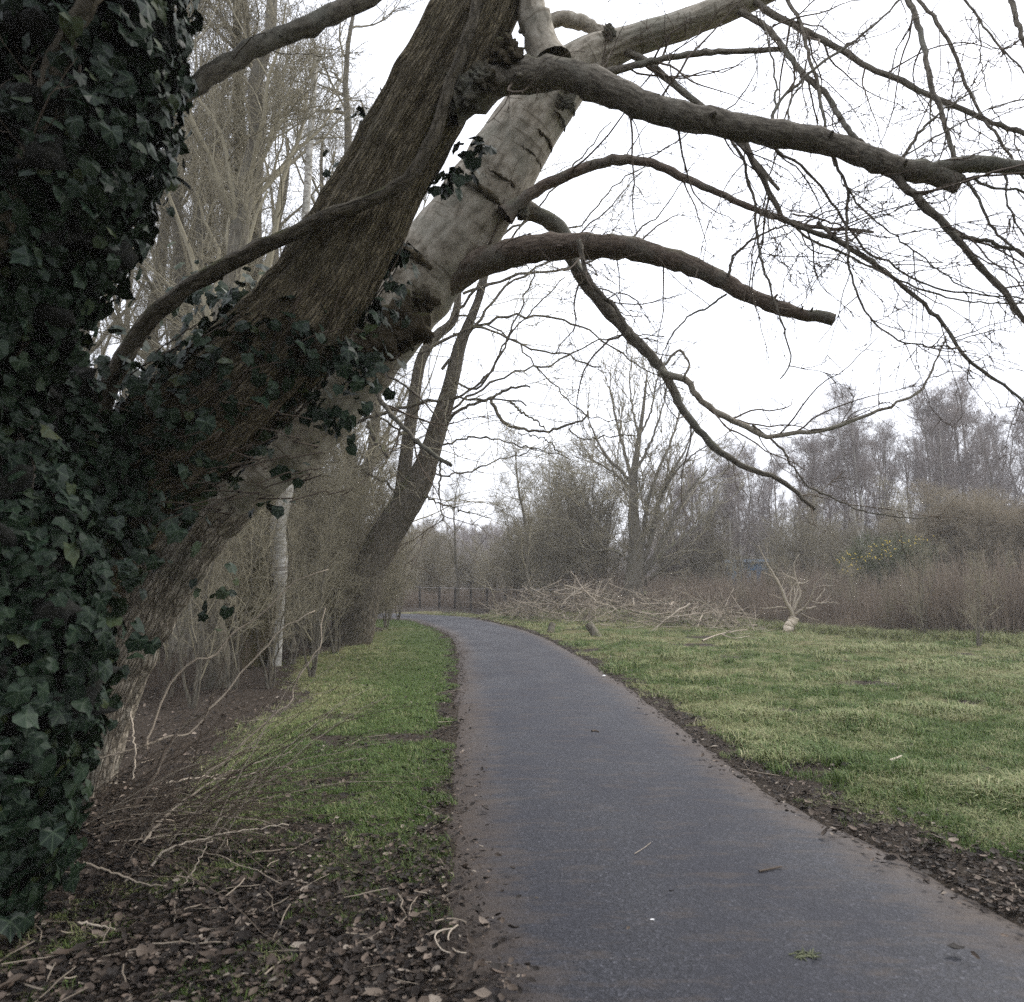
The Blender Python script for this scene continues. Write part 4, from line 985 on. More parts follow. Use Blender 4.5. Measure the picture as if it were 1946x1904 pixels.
# fine fallen sticks in the litter
n = 260; x, y = sample_ground(2200, -7, 3, 2.3, 12, 2.2); d, s = side(x, y); lit, _ = masks(x, y, d, s); k = (d > 0) & (lit > 0.5); x, y, d = x[k][:n], y[k][:n], d[k][:n]
a_ = rng.uniform(0, 6.28, len(x)); L0 = rng.uniform(0.06, 0.4, len(x)); f_ = np.linspace(-0.5, 0.5, 6)
px_ = x[:, None] + np.cos(a_)[:, None] * L0[:, None] * f_ + rng.normal(size=(len(x), 6)) * 0.006
py_ = y[:, None] + np.sin(a_)[:, None] * L0[:, None] * f_ + rng.normal(size=(len(x), 6)) * 0.006
pz_ = gz(x, y, d)[:, None] + 0.02 + rng.uniform(-0.02, 0.04, len(x))[:, None] * f_ * 2
m_ = MB(); m_.tube(np.stack([px_, py_, pz_], -1), np.repeat(rng.uniform(0.0012, 0.004, len(x))[:, None], 6, 1), 4)
tag(link('fallen_sticks', m_.mesh('fallen_sticks', TWIG_P)), 'thin pale fallen sticks scattered among the dead leaves', 'sticks', None, 'stuff')

# things lying on the path
def small(name, label, cat, build, mat, group=None):
    m_ = MB(); build(m_); v = np.vstack(m_.v); c = (v.min(0) + v.max(0)) / 2; c[2] = v[:, 2].min()
    o = link(name, m_.mesh(name, mat, c), None, tuple(c)); return tag(o, label, cat, group)
def gp(x, y, h=0.0):
    g_ = G(x, y); return np.array([g_[0], g_[1], 0.035 + h])
def stick_on(px, w0, w1, h=0.004, K=14):
    c = catmull(np.array([gp(*p) for p in px]), K); c[:, 2] += h
    return lambda m_: m_.tube(c[None], np.linspace(w0, w1, K)[None], 7, True)
small('twig', 'dark straight twig lying on the asphalt right of centre', 'twig', stick_on([(1443, 1670), (1464, 1666), (1486, 1661)], 0.006, 0.004), TWIG_F)
small('straw_stalk', 'pale straw lying diagonally on the middle of the path', 'straw', stick_on([(1206, 1636), (1225, 1624), (1237, 1614)], 0.002, 0.0015), TWIG_P)
small('twig', 'curved pale twig like a hook at the left path edge, outer of two', 'twig', stick_on([(862, 1782), (838, 1786), (826, 1798), (838, 1822), (862, 1832)], 0.004, 0.003), TWIG_P)
small('twig', 'curved pale twig like a hook at the left path edge, inner of two', 'twig', stick_on([(870, 1775), (855, 1788), (852, 1806), (866, 1826), (886, 1830)], 0.004, 0.003), TWIG_P)
small('twig', 'arched thin twig above the two hooked twigs at the left path edge', 'twig', stick_on([(826, 1768), (850, 1763), (870, 1764), (886, 1770)], 0.004, 0.003), TWIG_P)
def scrap(x, y, s_):
    def f_(m_):
        c = gp(x, y, -0.002); q = np.array([(-1, -0.5, 0), (0.9, -0.6, 0.1), (1, 0.5, 0.25), (-0.8, 0.6, 0.08), (0, 0, 0.5)]) * s_
        lo = q.copy(); lo[:, 2] -= 0.06 * s_
        vv = np.vstack([q, lo]) + c
        m_.add(vv, [(0, 1, 6, 5), (1, 2, 7, 6), (2, 3, 8, 7), (3, 0, 5, 8)], None, [(0, 1, 4), (1, 2, 4), (2, 3, 4), (3, 0, 4), (5, 9, 6), (6, 9, 7), (7, 9, 8), (8, 9, 5)])
    return f_
small('paper_scrap', 'tiny white scrap on the asphalt near the bottom of the path', 'litter', scrap(1240, 1762, 0.011), PAPER)
small('paper_scrap', 'tiny white scrap at the right path edge by the grass', 'litter', scrap(1148, 1288, 0.03), PAPER)
small('paper_scrap', 'tiny white scrap lying in the leaf litter at bottom left', 'litter', scrap(317, 1818, 0.022), PAPER)
def clump(m_):
    c = gp(1530, 1832)
    for _ in range(26):
        dv = rng.normal(size=3) * np.array([1, 0.6, 0.35]); dv[2] = abs(dv[2]); dv = norm(dv); L0 = rng.uniform(0.02, 0.055)
        b0 = c + np.array([rng.normal() * 0.022, rng.normal() * 0.012, 0]); m_.tube(np.array([[b0, b0 + dv * L0 * 0.6, b0 + dv * L0 + np.array([0, 0, -0.006])]]), np.array([[0.003, 0.0035, 0.0008]]), 4)
small('moss_clump', 'small dark green clump of moss and twig on the asphalt at bottom right', 'moss', clump, GORSE)
small('twig', 'short dark twig on the asphalt left of the path centre far up', 'twig', stick_on([(1125, 1397), (1131, 1396), (1138, 1398)], 0.012, 0.006), TWIG_F)
def field_stick(px, w0, h): 
    return stick_on(px, w0, w0 * 0.6, h)
small('stick', 'pale cut stick lying in the grass right of the path', 'stick', field_stick([(1690, 1466), (1703, 1461), (1714, 1456)], 0.012, 0.05), TWIG_P)

# ------------------------------------------------------------------ trees of the middle distance and the wood
def grow_tree(seed, H, r0, lean=(0, 0), nl=10, up=0.6, ang=40, t0=0.25, lratio=0.42, dens=(9, 9, 6), wob=0.09, droop=0.0, nstem=1, twr=0.004, tl=(0.5, 1.1), fine=True):
    r = np.random.default_rng(seed); K = 16
    S_, R_ = [], []
    for q in range(nstem):
        f_ = np.linspace(0, 1, K)[:, None]
        ln = np.array([lean[0], lean[1], 0]) + (r.normal(size=3) * np.array([0.12, 0.12, 0]) * (nstem > 1))
        w_ = np.cumsum(r.normal(size=(K, 3)) * 0.013 * H, 0) * np.array([1, 1, 0]) * 0.6
        h_ = H * (1 if q == 0 else r.uniform(0.7, 1.0))
        S_.append(np.hstack([f_ * 0, f_ * 0, f_ * h_]) + ln * h_ * f_ ** 1.15 + w_ - w_[0] + np.array([0.3 * r.normal() * (q > 0) * r0 * 4, 0.3 * r.normal() * (q > 0) * r0 * 4, 0]) )
        R_.append(r0 * (1 if q == 0 else r.uniform(0.6, 0.9)) * (1 - 0.85 * f_[:, 0] ** 1.1) * (1 + 0.5 * np.exp(-f_[:, 0] * 18)))
    tr = (np.stack(S_), np.stack(R_))
    l1 = grow(tr, nl, t0, (ang, 12), (H * lratio * 0.6, H * lratio * 1.15), 12, 0.016, up, wob, 0.004, 0.62, side_up=0.2, tip=0.25, r=r)
    l2 = grow(l1, dens[0], 0.15, (42, 14), (H * lratio * 0.22, H * lratio * 0.5), 8, 0.009, up * 0.5 - droop, 0.13, twr * 0.8, 0.6, tip=0.35, r=r)
    l3 = grow(l2, dens[1], 0.1, (42, 16), (tl[0], tl[1]), 5, 0.007, up * 0.3 - droop, 0.16, twr * 0.6, 0.6, tip=0.5, r=r)
    tb, cb = MB(), MB()
    tb.tube(*tr, 12, True); cb.tube(*l1, 6); cb.tube(*l2, 4); cb.tube(*l3, 3)
    if fine:
        l4 = grow(l3, dens[2], 0.1, (45, 16), (tl[0] * 0.4, tl[1] * 0.45), 3, 0.007, up * 0.3 - droop, 0.2, twr * 0.5, 0.6, tip=0.6, r=r)
        cb.tube(*l4, 3)
    return tb, cb
def variant(nm, bark, twig, **kw):
    a, b_ = grow_tree(**kw); return a.mesh('trunk', bark), b_.mesh('crown', twig)
V_TALL = [variant('tall', BARK_M, TWIG_M, seed=300 + i, H=12, r0=0.20, nl=17, up=0.9, ang=38, t0=0.18, lratio=0.34, dens=(9, 9, 6), tl=(0.35, 0.9), twr=0.0055, wob=0.12) for i in range(4)]
V_WOOD = [variant('wood', BARK_M, TWIG_R, seed=320 + i, H=12, r0=0.15, nl=24, up=1.2, ang=34, t0=0.15, lratio=0.34, dens=(8, 7, 4), tl=(0.5, 1.2), twr=0.009) for i in range(4)]
V_BIRCH = [variant('birch', BARK_BIRCH, TWIG_R, seed=340 + i, H=12, r0=0.11, nl=22, up=0.8, ang=36, t0=0.3, lratio=0.24, dens=(8, 9, 5), droop=0.4, tl=(0.5, 1.1), twr=0.006) for i in range(2)]
V_SHRUB = [variant('shrub', BARK_M, TWIG_M, seed=360 + i, H=5.5, r0=0.065, nl=9, up=0.5, ang=42, t0=0.08, lratio=0.5, dens=(7, 6, 3), nstem=6, tl=(0.35, 0.9), twr=0.0075) for i in range(3)]
V_THIN = [variant('thin', BARK_M, TWIG_M, seed=380 + i, H=5, r0=0.035, nl=12, up=0.9, ang=34, t0=0.1, lratio=0.3, dens=(4, 4, 3), nstem=4, tl=(0.25, 0.6), twr=0.004) for i in range(3)]
def place(v, name, label, cat, x, y, rz, sc, group=None, tilt=(0, 0)):
    z = float(gz(np.array([x]), np.array([y]))[0]) - 0.05
    t = thing(name, label, cat, (x, y, z), group)
    t.rotation_euler = (tilt[0], tilt[1], rz); t.scale = (sc, sc, sc)
    link('trunk', v[0], t); link('crown', v[1], t)
    return t
def wx(px, Y): return (px - CX) / F * Y * 1.0
# stand of tall bare trees behind the leaning trunks
for i, (px, Y, sc, ty) in enumerate([(415, 11, 1.15, 0.02), (318, 13, 1.0, 0.04), (540, 15, 1.2, 0.08), (600, 17, 1.25, 0.1), (470, 20, 1.2, 0.0), (230, 15, 1.1, 0.0), (665, 21, 1.1, 0.12), (380, 24, 1.2, 0.05), (120, 18, 1.2, 0.0), (560, 26, 1.1, 0.06), (285, 21, 1.15, 0.03), (640, 31, 1.05, 0.05), (700, 27, 0.9, 0.08), (20, 24, 1.2, 0), (352, 12, 0.95, 0.10), (360, 16, 1.15, 0.06), (590, 22, 1.2, 0.1), (440, 27, 1.25, 0.05), (260, 26, 1.2, 0.0)]):
    place(V_TALL[i % 4], 'bare_tree', 'tall leafless tree in the stand behind the leaning trunks', 'tree', wx(px, Y), Y, i * 1.9, sc, 'bare trees behind the leaning trunks', (0, ty))
# leaning twin-stemmed tree left of the path
tL = thing('twin_stemmed_tree', 'dark twin stemmed tree leaning right beside the left bend of the path', 'tree', (wx(670, 17), 17, 0))
mb = MB()
a1, r1 = trunk_tube(mb, [(655, 1245, 17, 84)] + [(617.6 + .3493 * a, 617.6 + .3493 * b_, 17, w_) for a, b_, w_ in ((180, 1560, 66), (240, 1350, 60), (330, 1150, 56), (430, 1000, 52), (520, 850, 46), (590, 640, 40), (650, 450, 32), (690, 300, 28), (740, 100, 24), (780, 0, 20), (840, -160, 16), (900, -400, 12))], S=24, K=60, ridge=0.06, seed=21); part('trunk', mb, BARK_D, tL)
mb = MB(); a2, r2 = trunk_tube(mb, [(617.6 + .3493 * a, 617.6 + .3493 * b_, 17.1, w_) for a, b_, w_ in ((400, 1050, 40), (420, 850, 28), (440, 700, 25), (470, 500, 24), (520, 200, 22), (600, 60, 20), (700, -40, 16), (740, -300, 10))], S=16, K=50, ridge=0.05, seed=22); part('second_stem', mb, BARK_D, tL)
bl = [(a1, r1), (a2, r2)]
for q, wa, wb in (([(160, 530), (300, 480), (500, 430), (700, 400), (910, 405), (1040, 410), (1100, 440)], 8, 3), ([(905, 400), (930, 470), (1000, 550), (1100, 570), (1200, 580), (1300, 550), (1420, 500)], 7, 4), ([(660, 520), (760, 450), (920, 390), (1000, 350), (1120, 330)], 7, 4), ([(230, 520), (260, 590), (300, 660), (350, 720)], 9, 7), ([(1000, 410), (1080, 480), (1200, 560)], 5, 3), ([(1320, 565), (1400, 620), (1500, 610), (1620, 600), (1710, 590)], 3, 2), ([(520, 150), (800, 20), (1000, 70), (1130, 130), (1300, 160), (1500, 240)], 6, 3), ([(640, 450), (900, 250), (1050, -50), (1150, -300)], 5, 3), ([(1290, 700), (1180, 620), (1050, 590)], 3, 2), ([(700, 300), (850, 330), (1000, 60), (1150, -100), (1300, -260)], 5, 2)):
    bl.append(branch(tL, ZM(q), 16.5, 15.0, wa, wb, BARK_D, 24, 6, 0.02, knots=False))
for q, wa in (([(840, 700), (950, 560), (1060, 480), (1150, 400), (1220, 330)], 6), ([(850, 620), (960, 470), (1080, 330), (1160, 230)], 6), ([(880, 560), (1000, 520), (1120, 500), (1240, 420), (1300, 340)], 6), ([(860, 640), (980, 600), (1100, 620), (1220, 700), (1300, 740)], 6), ([(830, 800), (950, 720), (1050, 690), (1160, 640), (1260, 640)], 5), ([(800, 860), (900, 830), (1000, 850), (1080, 870)], 5), ([(790, 900), (880, 900), (960, 870), (1040, 850)], 4), ([(900, 500), (960, 380), (1040, 280), (1090, 180)], 6), ([(780, 930), (850, 960), (930, 985)], 4), ([(905, 480), (1010, 420), (1100, 430), (1170, 350), (1260, 300)], 5), ([(870, 600), (970, 640), (1040, 720), (1120, 790), (1200, 800)], 4), ([(780, 950), (700, 900), (620, 880), (540, 900)], 5), ([(800, 850), (700, 780), (620, 760)], 5)):
    bl.append(branch(tL, q, 17, 15.5, wa, 2, BARK_D, 28, 6, 0.03, knots=False))
p0 = pack(bl, 28)
l1 = grow(p0, 1.9, 0.28, (55, 18), (1.2, 3.6), 14, 0.006, 0.0, 0.17, 0.007, 0.4, per_m=True, vec=(0.7, -0.2, -0.15))
l2 = grow(l1, 2.6, 0.1, (48, 15), (0.4, 1.6), 8, 0.006, 0.1, 0.2, 0.0055, 0.6, per_m=True)
l3 = grow(l2, 3.4, 0.1, (48, 15), (0.15, 0.6), 4, 0.006, 0, 0.22, 0.004, 0.6, per_m=True)
m_ = MB(); m_.tube(*l1, 4); m_.tube(*l2, 3); m_.tube(*l3, 3); part('twigs', m_, TWIG_M, tL, 'stuff')
# mossy trunk with a pale fork
tMo = thing('mossy_tree', 'mossy brown trunk with a pale fork just behind the leaning trunks', 'tree', (wx(485, 13.4), 13.4, 0))
mb = MB(); am, rm_ = trunk_tube(mb, [(455, 1300, 13.4, 140), (468, 1245, 13.4, 100), (482, 1150, 13.4, 84), (484, 1040, 13.4, 66), (497, 950, 13.4, 56), (490, 800, 13.4, 40), (470, 550, 13.4, 30), (455, 250, 13.4, 22), (450, -50, 13.4, 14)], S=24, K=70, ridge=0.05, lump=0.09, seed=31)
part('trunk', mb, m_bark('mossy_bark', (0.018, 0.015, 0.006), (0.055, 0.046, 0.018), (0.10, 0.085, 0.036), 20, 10, 1, 0.03, moss=0.9, lichen=(0.06, 0.05, 0.02)), tMo)
mb = MB(); ap, rp = trunk_tube(mb, [(520, 1270, 13.2, 26), (533, 1160, 13.2, 15), (532, 1080, 13.2, 30), (528, 1000, 13.2, 30), (545, 930, 13.2, 24), (560, 800, 13.2, 20), (575, 500, 13.2, 16), (600, 100, 13.2, 12)], S=16, K=50, ridge=0.02, seed=32); part('fork', mb, BARK_BIRCH, tMo, label='pale grey fork')
p0 = pack([(am, rm_), (ap, rp)]); l1 = grow(p0, 1.8, 0.35, (48, 15), (1, 2.6), 9, 0.008, 0.3, 0.13, 0.004, 0.5, per_m=True); l2 = grow(l1, 2.5, 0.1, (45, 15), (0.4, 1.0), 6, 0.007, 0, 0.15, 0.003, 0.6, per_m=True); l3 = grow(l2, 3, 0.1, (45, 15), (0.15, 0.4), 3, 0.007, 0, 0.2, 0.002, 0.6, per_m=True)
m_ = MB(); m_.tube(*l1, 5); m_.tube(*l2, 3); m_.tube(*l3, 3); part('crown', m_, TWIG_M, tMo)
# brushwood of the left bank
q = 0
for (px, Y, sc) in [(610, 19, 0.9), (560, 17, 0.9), (640, 23, 0.9), (700, 22, 0.75), (590, 26, 1.0), (500, 22, 1.0), (430, 18, 0.9), (660, 28, 1.0), (540, 30, 1.1), (380, 16, 0.85), (720, 31, 0.9), (745, 27, 0.5), (300, 19, 1.0), (470, 28, 1.1), (340, 26, 1.1), (240, 16, 0.9), (150, 20, 1.0), (600, 14.5, 0.55), (690, 18.5, 0.5), (400, 12.5, 0.6)]:
    place(V_SHRUB[q % 3], 'bare_shrub', 'tangled leafless shrub among the trees on the left bank', 'shrub', wx(px, Y), Y, q * 2.1, sc, 'leafless shrubs on the left bank'); q += 1
for (px, Y, sc) in [(640, 15, 0.5), (600, 12, 0.4), (560, 13.5, 0.5), (520, 11, 0.4), (700, 19.5, 0.5), (660, 17.8, 0.55), (450, 10.5, 0.45), (380, 9, 0.4), (580, 16, 0.6), (735, 23.5, 0.5), (760, 27.5, 0.4), (330, 10, 0.5), (500, 14, 0.7)]:
    place(V_THIN[q % 3], 'sapling', 'thin upright leafless shoots at the edge of the left bank', 'sapling', wx(px, Y), Y, q * 2.1, sc * 1.6, 'thin saplings on the left bank'); q += 1
# fan-shaped tree beyond the brush pile
tN = thing('fan_shaped_tree', 'fan shaped leafless tree with a stout trunk behind the brush pile', 'tree', (wx(1205, 33), 33, 0))
ZF = lambda a: [((1600 + p[0] * 1.4337) / 2.1048, (1400 + p[1] * 1.4337) / 2.1048) for p in a]
mb = MB(); tp = ZF([(652, 720), (652, 660), (658, 600), (655, 480), (652, 400), (655, 330), (668, 240), (680, 150), (690, 60)])
an, rn = trunk_tube(mb, [(p[0], p[1], 33, w_) for p, w_ in zip(tp, (46, 40, 34, 19, 15, 12, 9, 6, 3))], S=18, K=60, ridge=0.05, seed=41); part('trunk', mb, BARK_M, tN)
fl_ = [(an, rn)]
for q, wa, dy in (([(655, 640), (690, 560), (715, 460), (735, 380), (790, 290), (830, 200)], 13, .5), ([(660, 650), (710, 570), (760, 480), (800, 400), (860, 330)], 11, -.8), ([(662, 620), (680, 520), (690, 430), (720, 340), (760, 240), (790, 130)], 11, 1.2), ([(668, 660), (720, 620), (790, 565), (860, 560)], 9, -1), ([(665, 640), (740, 560), (820, 500), (900, 420)], 9, 1.5), ([(652, 380), (620, 340), (580, 300), (540, 230), (520, 170)], 8, -.6), ([(652, 385), (630, 300), (610, 220), (590, 130), (585, 60)], 8, .9), ([(655, 340), (690, 280), (720, 200), (750, 90)], 7, -.9), ([(655, 400), (600, 345), (560, 320), (500, 290)], 6, 1), ([(660, 590), (640, 500), (640, 420), (620, 380)], 6, -.8), ([(650, 600), (600, 560), (540, 560), (480, 540)], 5, .7), ([(668, 250), (650, 170), (640, 80), (650, 10)], 5, 1.2), ([(720, 430), (760, 350), (820, 290), (870, 260)], 6, -1.5), ([(700, 500), (760, 430), (840, 370), (890, 350)], 6, 2), ([(668, 240), (700, 170), (715, 90), (740, 30)], 5, -.8)):
    fl_.append(branch(tN, ZF(q), 33, 33 + dy * 1.5, wa, 2, BARK_M, 28, 7, 0.02, name='limb', knots=False))
p0 = pack(fl_, 28)
l1 = grow(p0, 2.6, 0.15, (34, 10), (1.2, 4.2), 10, 0.008, 0.9, 0.07, 0.020, 0.5, per_m=True); l2 = grow(l1, 2.2, 0.1, (36, 12), (0.6, 1.8), 7, 0.008, 0.5, 0.1, 0.014, 0.6, per_m=True); l3 = grow(l2, 1.8, 0.1, (38, 12), (0.3, 0.9), 4, 0.006, 0.3, 0.12, 0.010, 0.6, per_m=True)
m_ = MB(); m_.tube(*l1, 4); m_.tube(*l2, 3); m_.tube(*l3, 3); part('twigs', m_, TWIG_M, tN, 'stuff')
# thicket and slim trees left of it
for i, (px, Y, sc) in enumerate([(1030, 35, 1.15), (1085, 37, 1.3), (1140, 36, 1.3), (985, 39, 1.0), (1110, 42, 1.45), (1060, 40, 1.3)]):
    place(V_SHRUB[i % 3], 'hawthorn_thicket', 'dense grey green thicket left of the fan shaped tree', 'shrub', wx(px, Y), Y, i * 1.3, sc, 'thicket left of the fan shaped tree')
place(V_TALL[1], 'slim_tree', 'slim pale tree leaning left over the left end of the brush pile', 'tree', wx(1012, 29.5), 29.5, 1.0, 0.55, None, (0, -0.10))
place(V_TALL[2], 'slim_tree', 'slim tree standing behind the wire fence', 'tree', wx(874, 37), 37, 2.0, 0.5)
place(V_WOOD[0], 'bare_tree', 'leafless tree right behind the fan shaped tree', 'tree', wx(1290, 38), 38, 2.0, 0.62)
# the wood on the right
WR = np.random.default_rng(77)
def top_at(px): return np.interp(px, [740, 900, 1000, 1250, 1330, 1450, 1600, 1700, 1780, 1850, 1946, 2200], [1000, 985, 960, 900, 865, 850, 800, 790, 740, 700, 770, 760])
for i in range(46):
    Y = WR.uniform(42, 66); px = 1240 + (2150 - 1240) * ((i * 0.618) % 1.0)
    h = (HOR - top_at(px)) / F * Y * WR.uniform(0.8, 1.02) + CAMH
    if px > 1480: h = max(h, 6)
    place(V_WOOD[i % 4], 'bare_tree', 'purple brown leafless tree in the wood behind the brown thicket', 'tree', wx(px, Y), Y, WR.uniform(0, 6.28), h / 12.6, 'trees of the wood on the right')
for i, (px, Y, h, ty) in enumerate([(1395, 40, 8.6, -0.06), (1420, 41, 8.8, -0.03), (1352, 41, 7.6, 0.0), (1540, 40, 9.5, -0.10), (1556, 41, 9.5, -0.06), (1632, 39, 11.5, -0.10), (1646, 40, 11.5, -0.07), (1330, 42, 7.5, -0.04), (1800, 42, 11, 0.03)]):
    place(V_BIRCH[i % 2], 'birch_tree', 'slender white barked birch in front of the wood on the right', 'tree', wx(px, Y), Y, i * 1.1, h / 12.4, 'birches at the front of the wood', (0, ty))
# scrub at the foot of the wood
for i in range(44):
    Y = WR.uniform(30, 46); px = 1270 + 820 * ((i * 0.618) % 1.0)
    if 1375 < px < 1480 or 1890 < px < 1960: Y = WR.uniform(50, 56)
    place(V_SHRUB[i % 3], 'bare_shrub', 'leafless scrub at the foot of the wood on the right', 'shrub', wx(px, Y), Y, WR.uniform(0, 6.28), WR.uniform(0.5, 0.95), 'scrub at the foot of the wood')
# far wood beyond the bend
for i in range(34):
    Y = WR.uniform(62, 110); px = 690 + 420 * ((i * 0.618) % 1.0)
    h = (HOR - np.interp(px, [690, 800, 900, 1000, 1110], [1000, 1008, 992, 985, 960])) / F * Y * WR.uniform(0.85, 1.0) + CAMH
    place(V_WOOD[i % 4], 'bare_tree', 'distant leafless tree beyond the bend of the path', 'tree', wx(px, Y), Y, WR.uniform(0, 6.28), h / 12.6, 'distant trees beyond the bend')
for i in range(16):
    Y = WR.uniform(40, 56); px = 740 + 280 * ((i * 0.618) % 1.0)
    place(V_SHRUB[i % 3], 'bare_shrub', 'brown leafless scrub behind the wire fence', 'shrub', wx(px, Y), Y, WR.uniform(0, 6.28), WR.uniform(0.5, 0.85), 'scrub behind the wire fence')
# far-off wood that closes the horizon
fw = MB(); pos_f = []
vs = [ (np.array([v.co[:] for v in V_WOOD[2][0].vertices])) ]
fx = WR.uniform(-170, 190, 900); fy = WR.uniform(105, 170, 900)
w_src = [grow_tree(seed=500 + i, H=10, r0=0.14, nl=20, up=0.9, ang=48, t0=0.01, lratio=0.38, dens=(8, 6, 3), tl=(0.8, 1.6), twr=0.03, fine=False)[1].mesh('distant_crown', TWIG_R) for i in range(3)]
o = gn_scatter('distant_wood', np.stack([fx, fy, gz(fx, fy) - 0.2], -1), WR.uniform(0, 6.28, 900), WR.uniform(0, 0.1, 900), WR.uniform(0.5, 0.9, 900), w_src, TWIG_R)
tag(o, 'far off leafless wood closing the horizon', 'wood', None, 'stuff')

# ------------------------------------------------------------------ brown dead-stem thicket
def stems_clump(name, mat, n, rad, h, seed, side_n=7, w=0.0045):
    r = np.random.default_rng(seed); a = r.uniform(0, 6.283, n); q = np.sqrt(r.random(n)) * rad; f_ = np.linspace(0, 1, 6)[None, :, None]
    b0 = np.stack([q * np.cos(a), q * np.sin(a), np.zeros(n)], -1)[:, None]; ln = np.concatenate([r.normal(size=(n, 2)) * 0.16, np.ones((n, 1))], 1)[:, None]
    H = (h * r.uniform(0.55, 1.1, n))[:, None, None]
    pts = b0 + ln * H * f_ + r.normal(size=(n, 6, 3)) * 0.012; rad_ = np.repeat(w * np.linspace(1, 0.5, 6)[None], n, 0)
    l2 = grow((pts, rad_), side_n, 0.25, (38, 12), (0.12, 0.4), 4, 0.01, 0.5, 0.12, w * 0.5, 0.7, r=r)
    m_ = MB(); m_.tube(pts, rad_, 3); m_.tube(*l2, 3); return m_.mesh(name, mat)
b_src = [stems_clump('dead_stem_clump', STEM_B, 34, 0.5, 1.35, 70 + i) for i in range(4)]
n = 3400
xx = WR.uniform(2.5, 46, n); dep = WR.uniform(0, 1, n) ** 1.3 * 16
yy = thick_front(xx) + dep + 0.3
o = gn_scatter('dead_stem_thicket', np.stack([xx, yy, gz(xx, yy) - 0.03], -1), WR.uniform(0, 6.28, n), WR.uniform(0, 0.12, n), WR.uniform(0.65, 1.25, n) * np.clip(0.5 + dep * 0.25, 0, 1) * (1.02 + 0.26 * snoise(xx, yy, 0.9, 66) + 0.22 * snoise(xx, yy, 0.35, 67)) * (1 + np.clip((xx - 9) / 40, 0, 0.35)), b_src, STEM_B)
tag(o, 'waist high thicket of brown dead stems along the far side of the field', 'thicket', None, 'stuff')
p_src = [stems_clump('pale_stem_clump', STEM_Y, 14, 0.45, 1.5, 170 + i) for i in range(3)]
n = 620; xx = WR.uniform(2.5, 46, n); dep = WR.uniform(0, 1, n) * 12; yy = thick_front(xx) + dep; k = snoise(xx, yy, 0.7, 68) + 0.05 * (xx - 10) > 0.1; xx, yy = xx[k], yy[k]; n = len(xx)
o = gn_scatter('pale_stem_thicket', np.stack([xx, yy, gz(xx, yy) - 0.03], -1), WR.uniform(0, 6.28, n), WR.uniform(0, 0.5, n), WR.uniform(0.5, 1.35, n), p_src, STEM_Y)
tag(o, 'paler dead stems rising unevenly out of the brown thicket', 'thicket', None, 'stuff')
n = 500; xx = WR.uniform(-14, 3, n); yy = 33.5 + 0.9 * np.clip(xx + 2, -20, 0) * 0 + WR.uniform(1.5, 12, n) + np.where(xx < -3, 3, 0)
o = gn_scatter('dead_stem_thicket', np.stack([xx, yy, gz(xx, yy) - 0.03], -1), WR.uniform(0, 6.28, n), WR.uniform(0, 0.12, n), WR.uniform(0.4, 0.8, n), b_src, STEM_B)
tag(o, 'brown dead stems behind the wire fence', 'thicket', None, 'stuff')
for i in range(16):
    px = 1290 + 700 * ((i * 0.618) % 1.0); Y = float(thick_front(wx(px, 24))) + WR.uniform(1.5, 6)
    place(V_THIN[i % 3], 'sapling', 'thin leafless shoots poking up out of the brown thicket', 'sapling', wx(px, Y), Y, i * 2.3, WR.uniform(0.28, 0.55), 'shoots in the brown thicket')
n = 420; xx = WR.uniform(-9, -2.3, n); yy = WR.uniform(9, 25, n); k = xx < np.interp(yy, [9, 14, 20, 25], [-3.8, -4.6, -5.6, -7.2]); xx, yy = xx[k], yy[k]
l_src = [stems_clump('dead_undergrowth_clump', TWIG_F, 26, 0.5, 0.5, 90 + i, 9, 0.0035) for i in range(3)]
o = gn_scatter('dead_undergrowth', np.stack([xx, yy, gz(xx, yy) - 0.03], -1), WR.uniform(0, 6.28, len(xx)), WR.uniform(0, 0.9, len(xx)), WR.uniform(0.5, 1.3, len(xx)), l_src, TWIG_F)
tag(o, 'low dead undergrowth at the foot of the left bank trees', 'undergrowth', None, 'stuff')
# pale tall scrub at the right edge
for i, (px, Y, h) in enumerate([(1790, 30, 4.2), (1855, 29, 4.6), (1750, 32, 3.6), (1960, 28, 4.2), (1830, 33, 4.6), (1885, 36, 4.4)]):
    if i == 0:
        vp = [variant('pale', BARK_M, STEM_Y, seed=430 + j, H=5, r0=0.04, nl=14, up=1.0, ang=28, t0=0.05, lratio=0.5, dens=(8, 8, 4), nstem=9, tl=(0.3, 0.8), twr=0.006, droop=0.2) for j in range(2)]
    place(vp[i % 2], 'willow_scrub', 'pale straw coloured leafless scrub at the right edge', 'shrub', wx(px, Y), Y, i * 1.7, h / 5.2, 'pale scrub at the right edge')
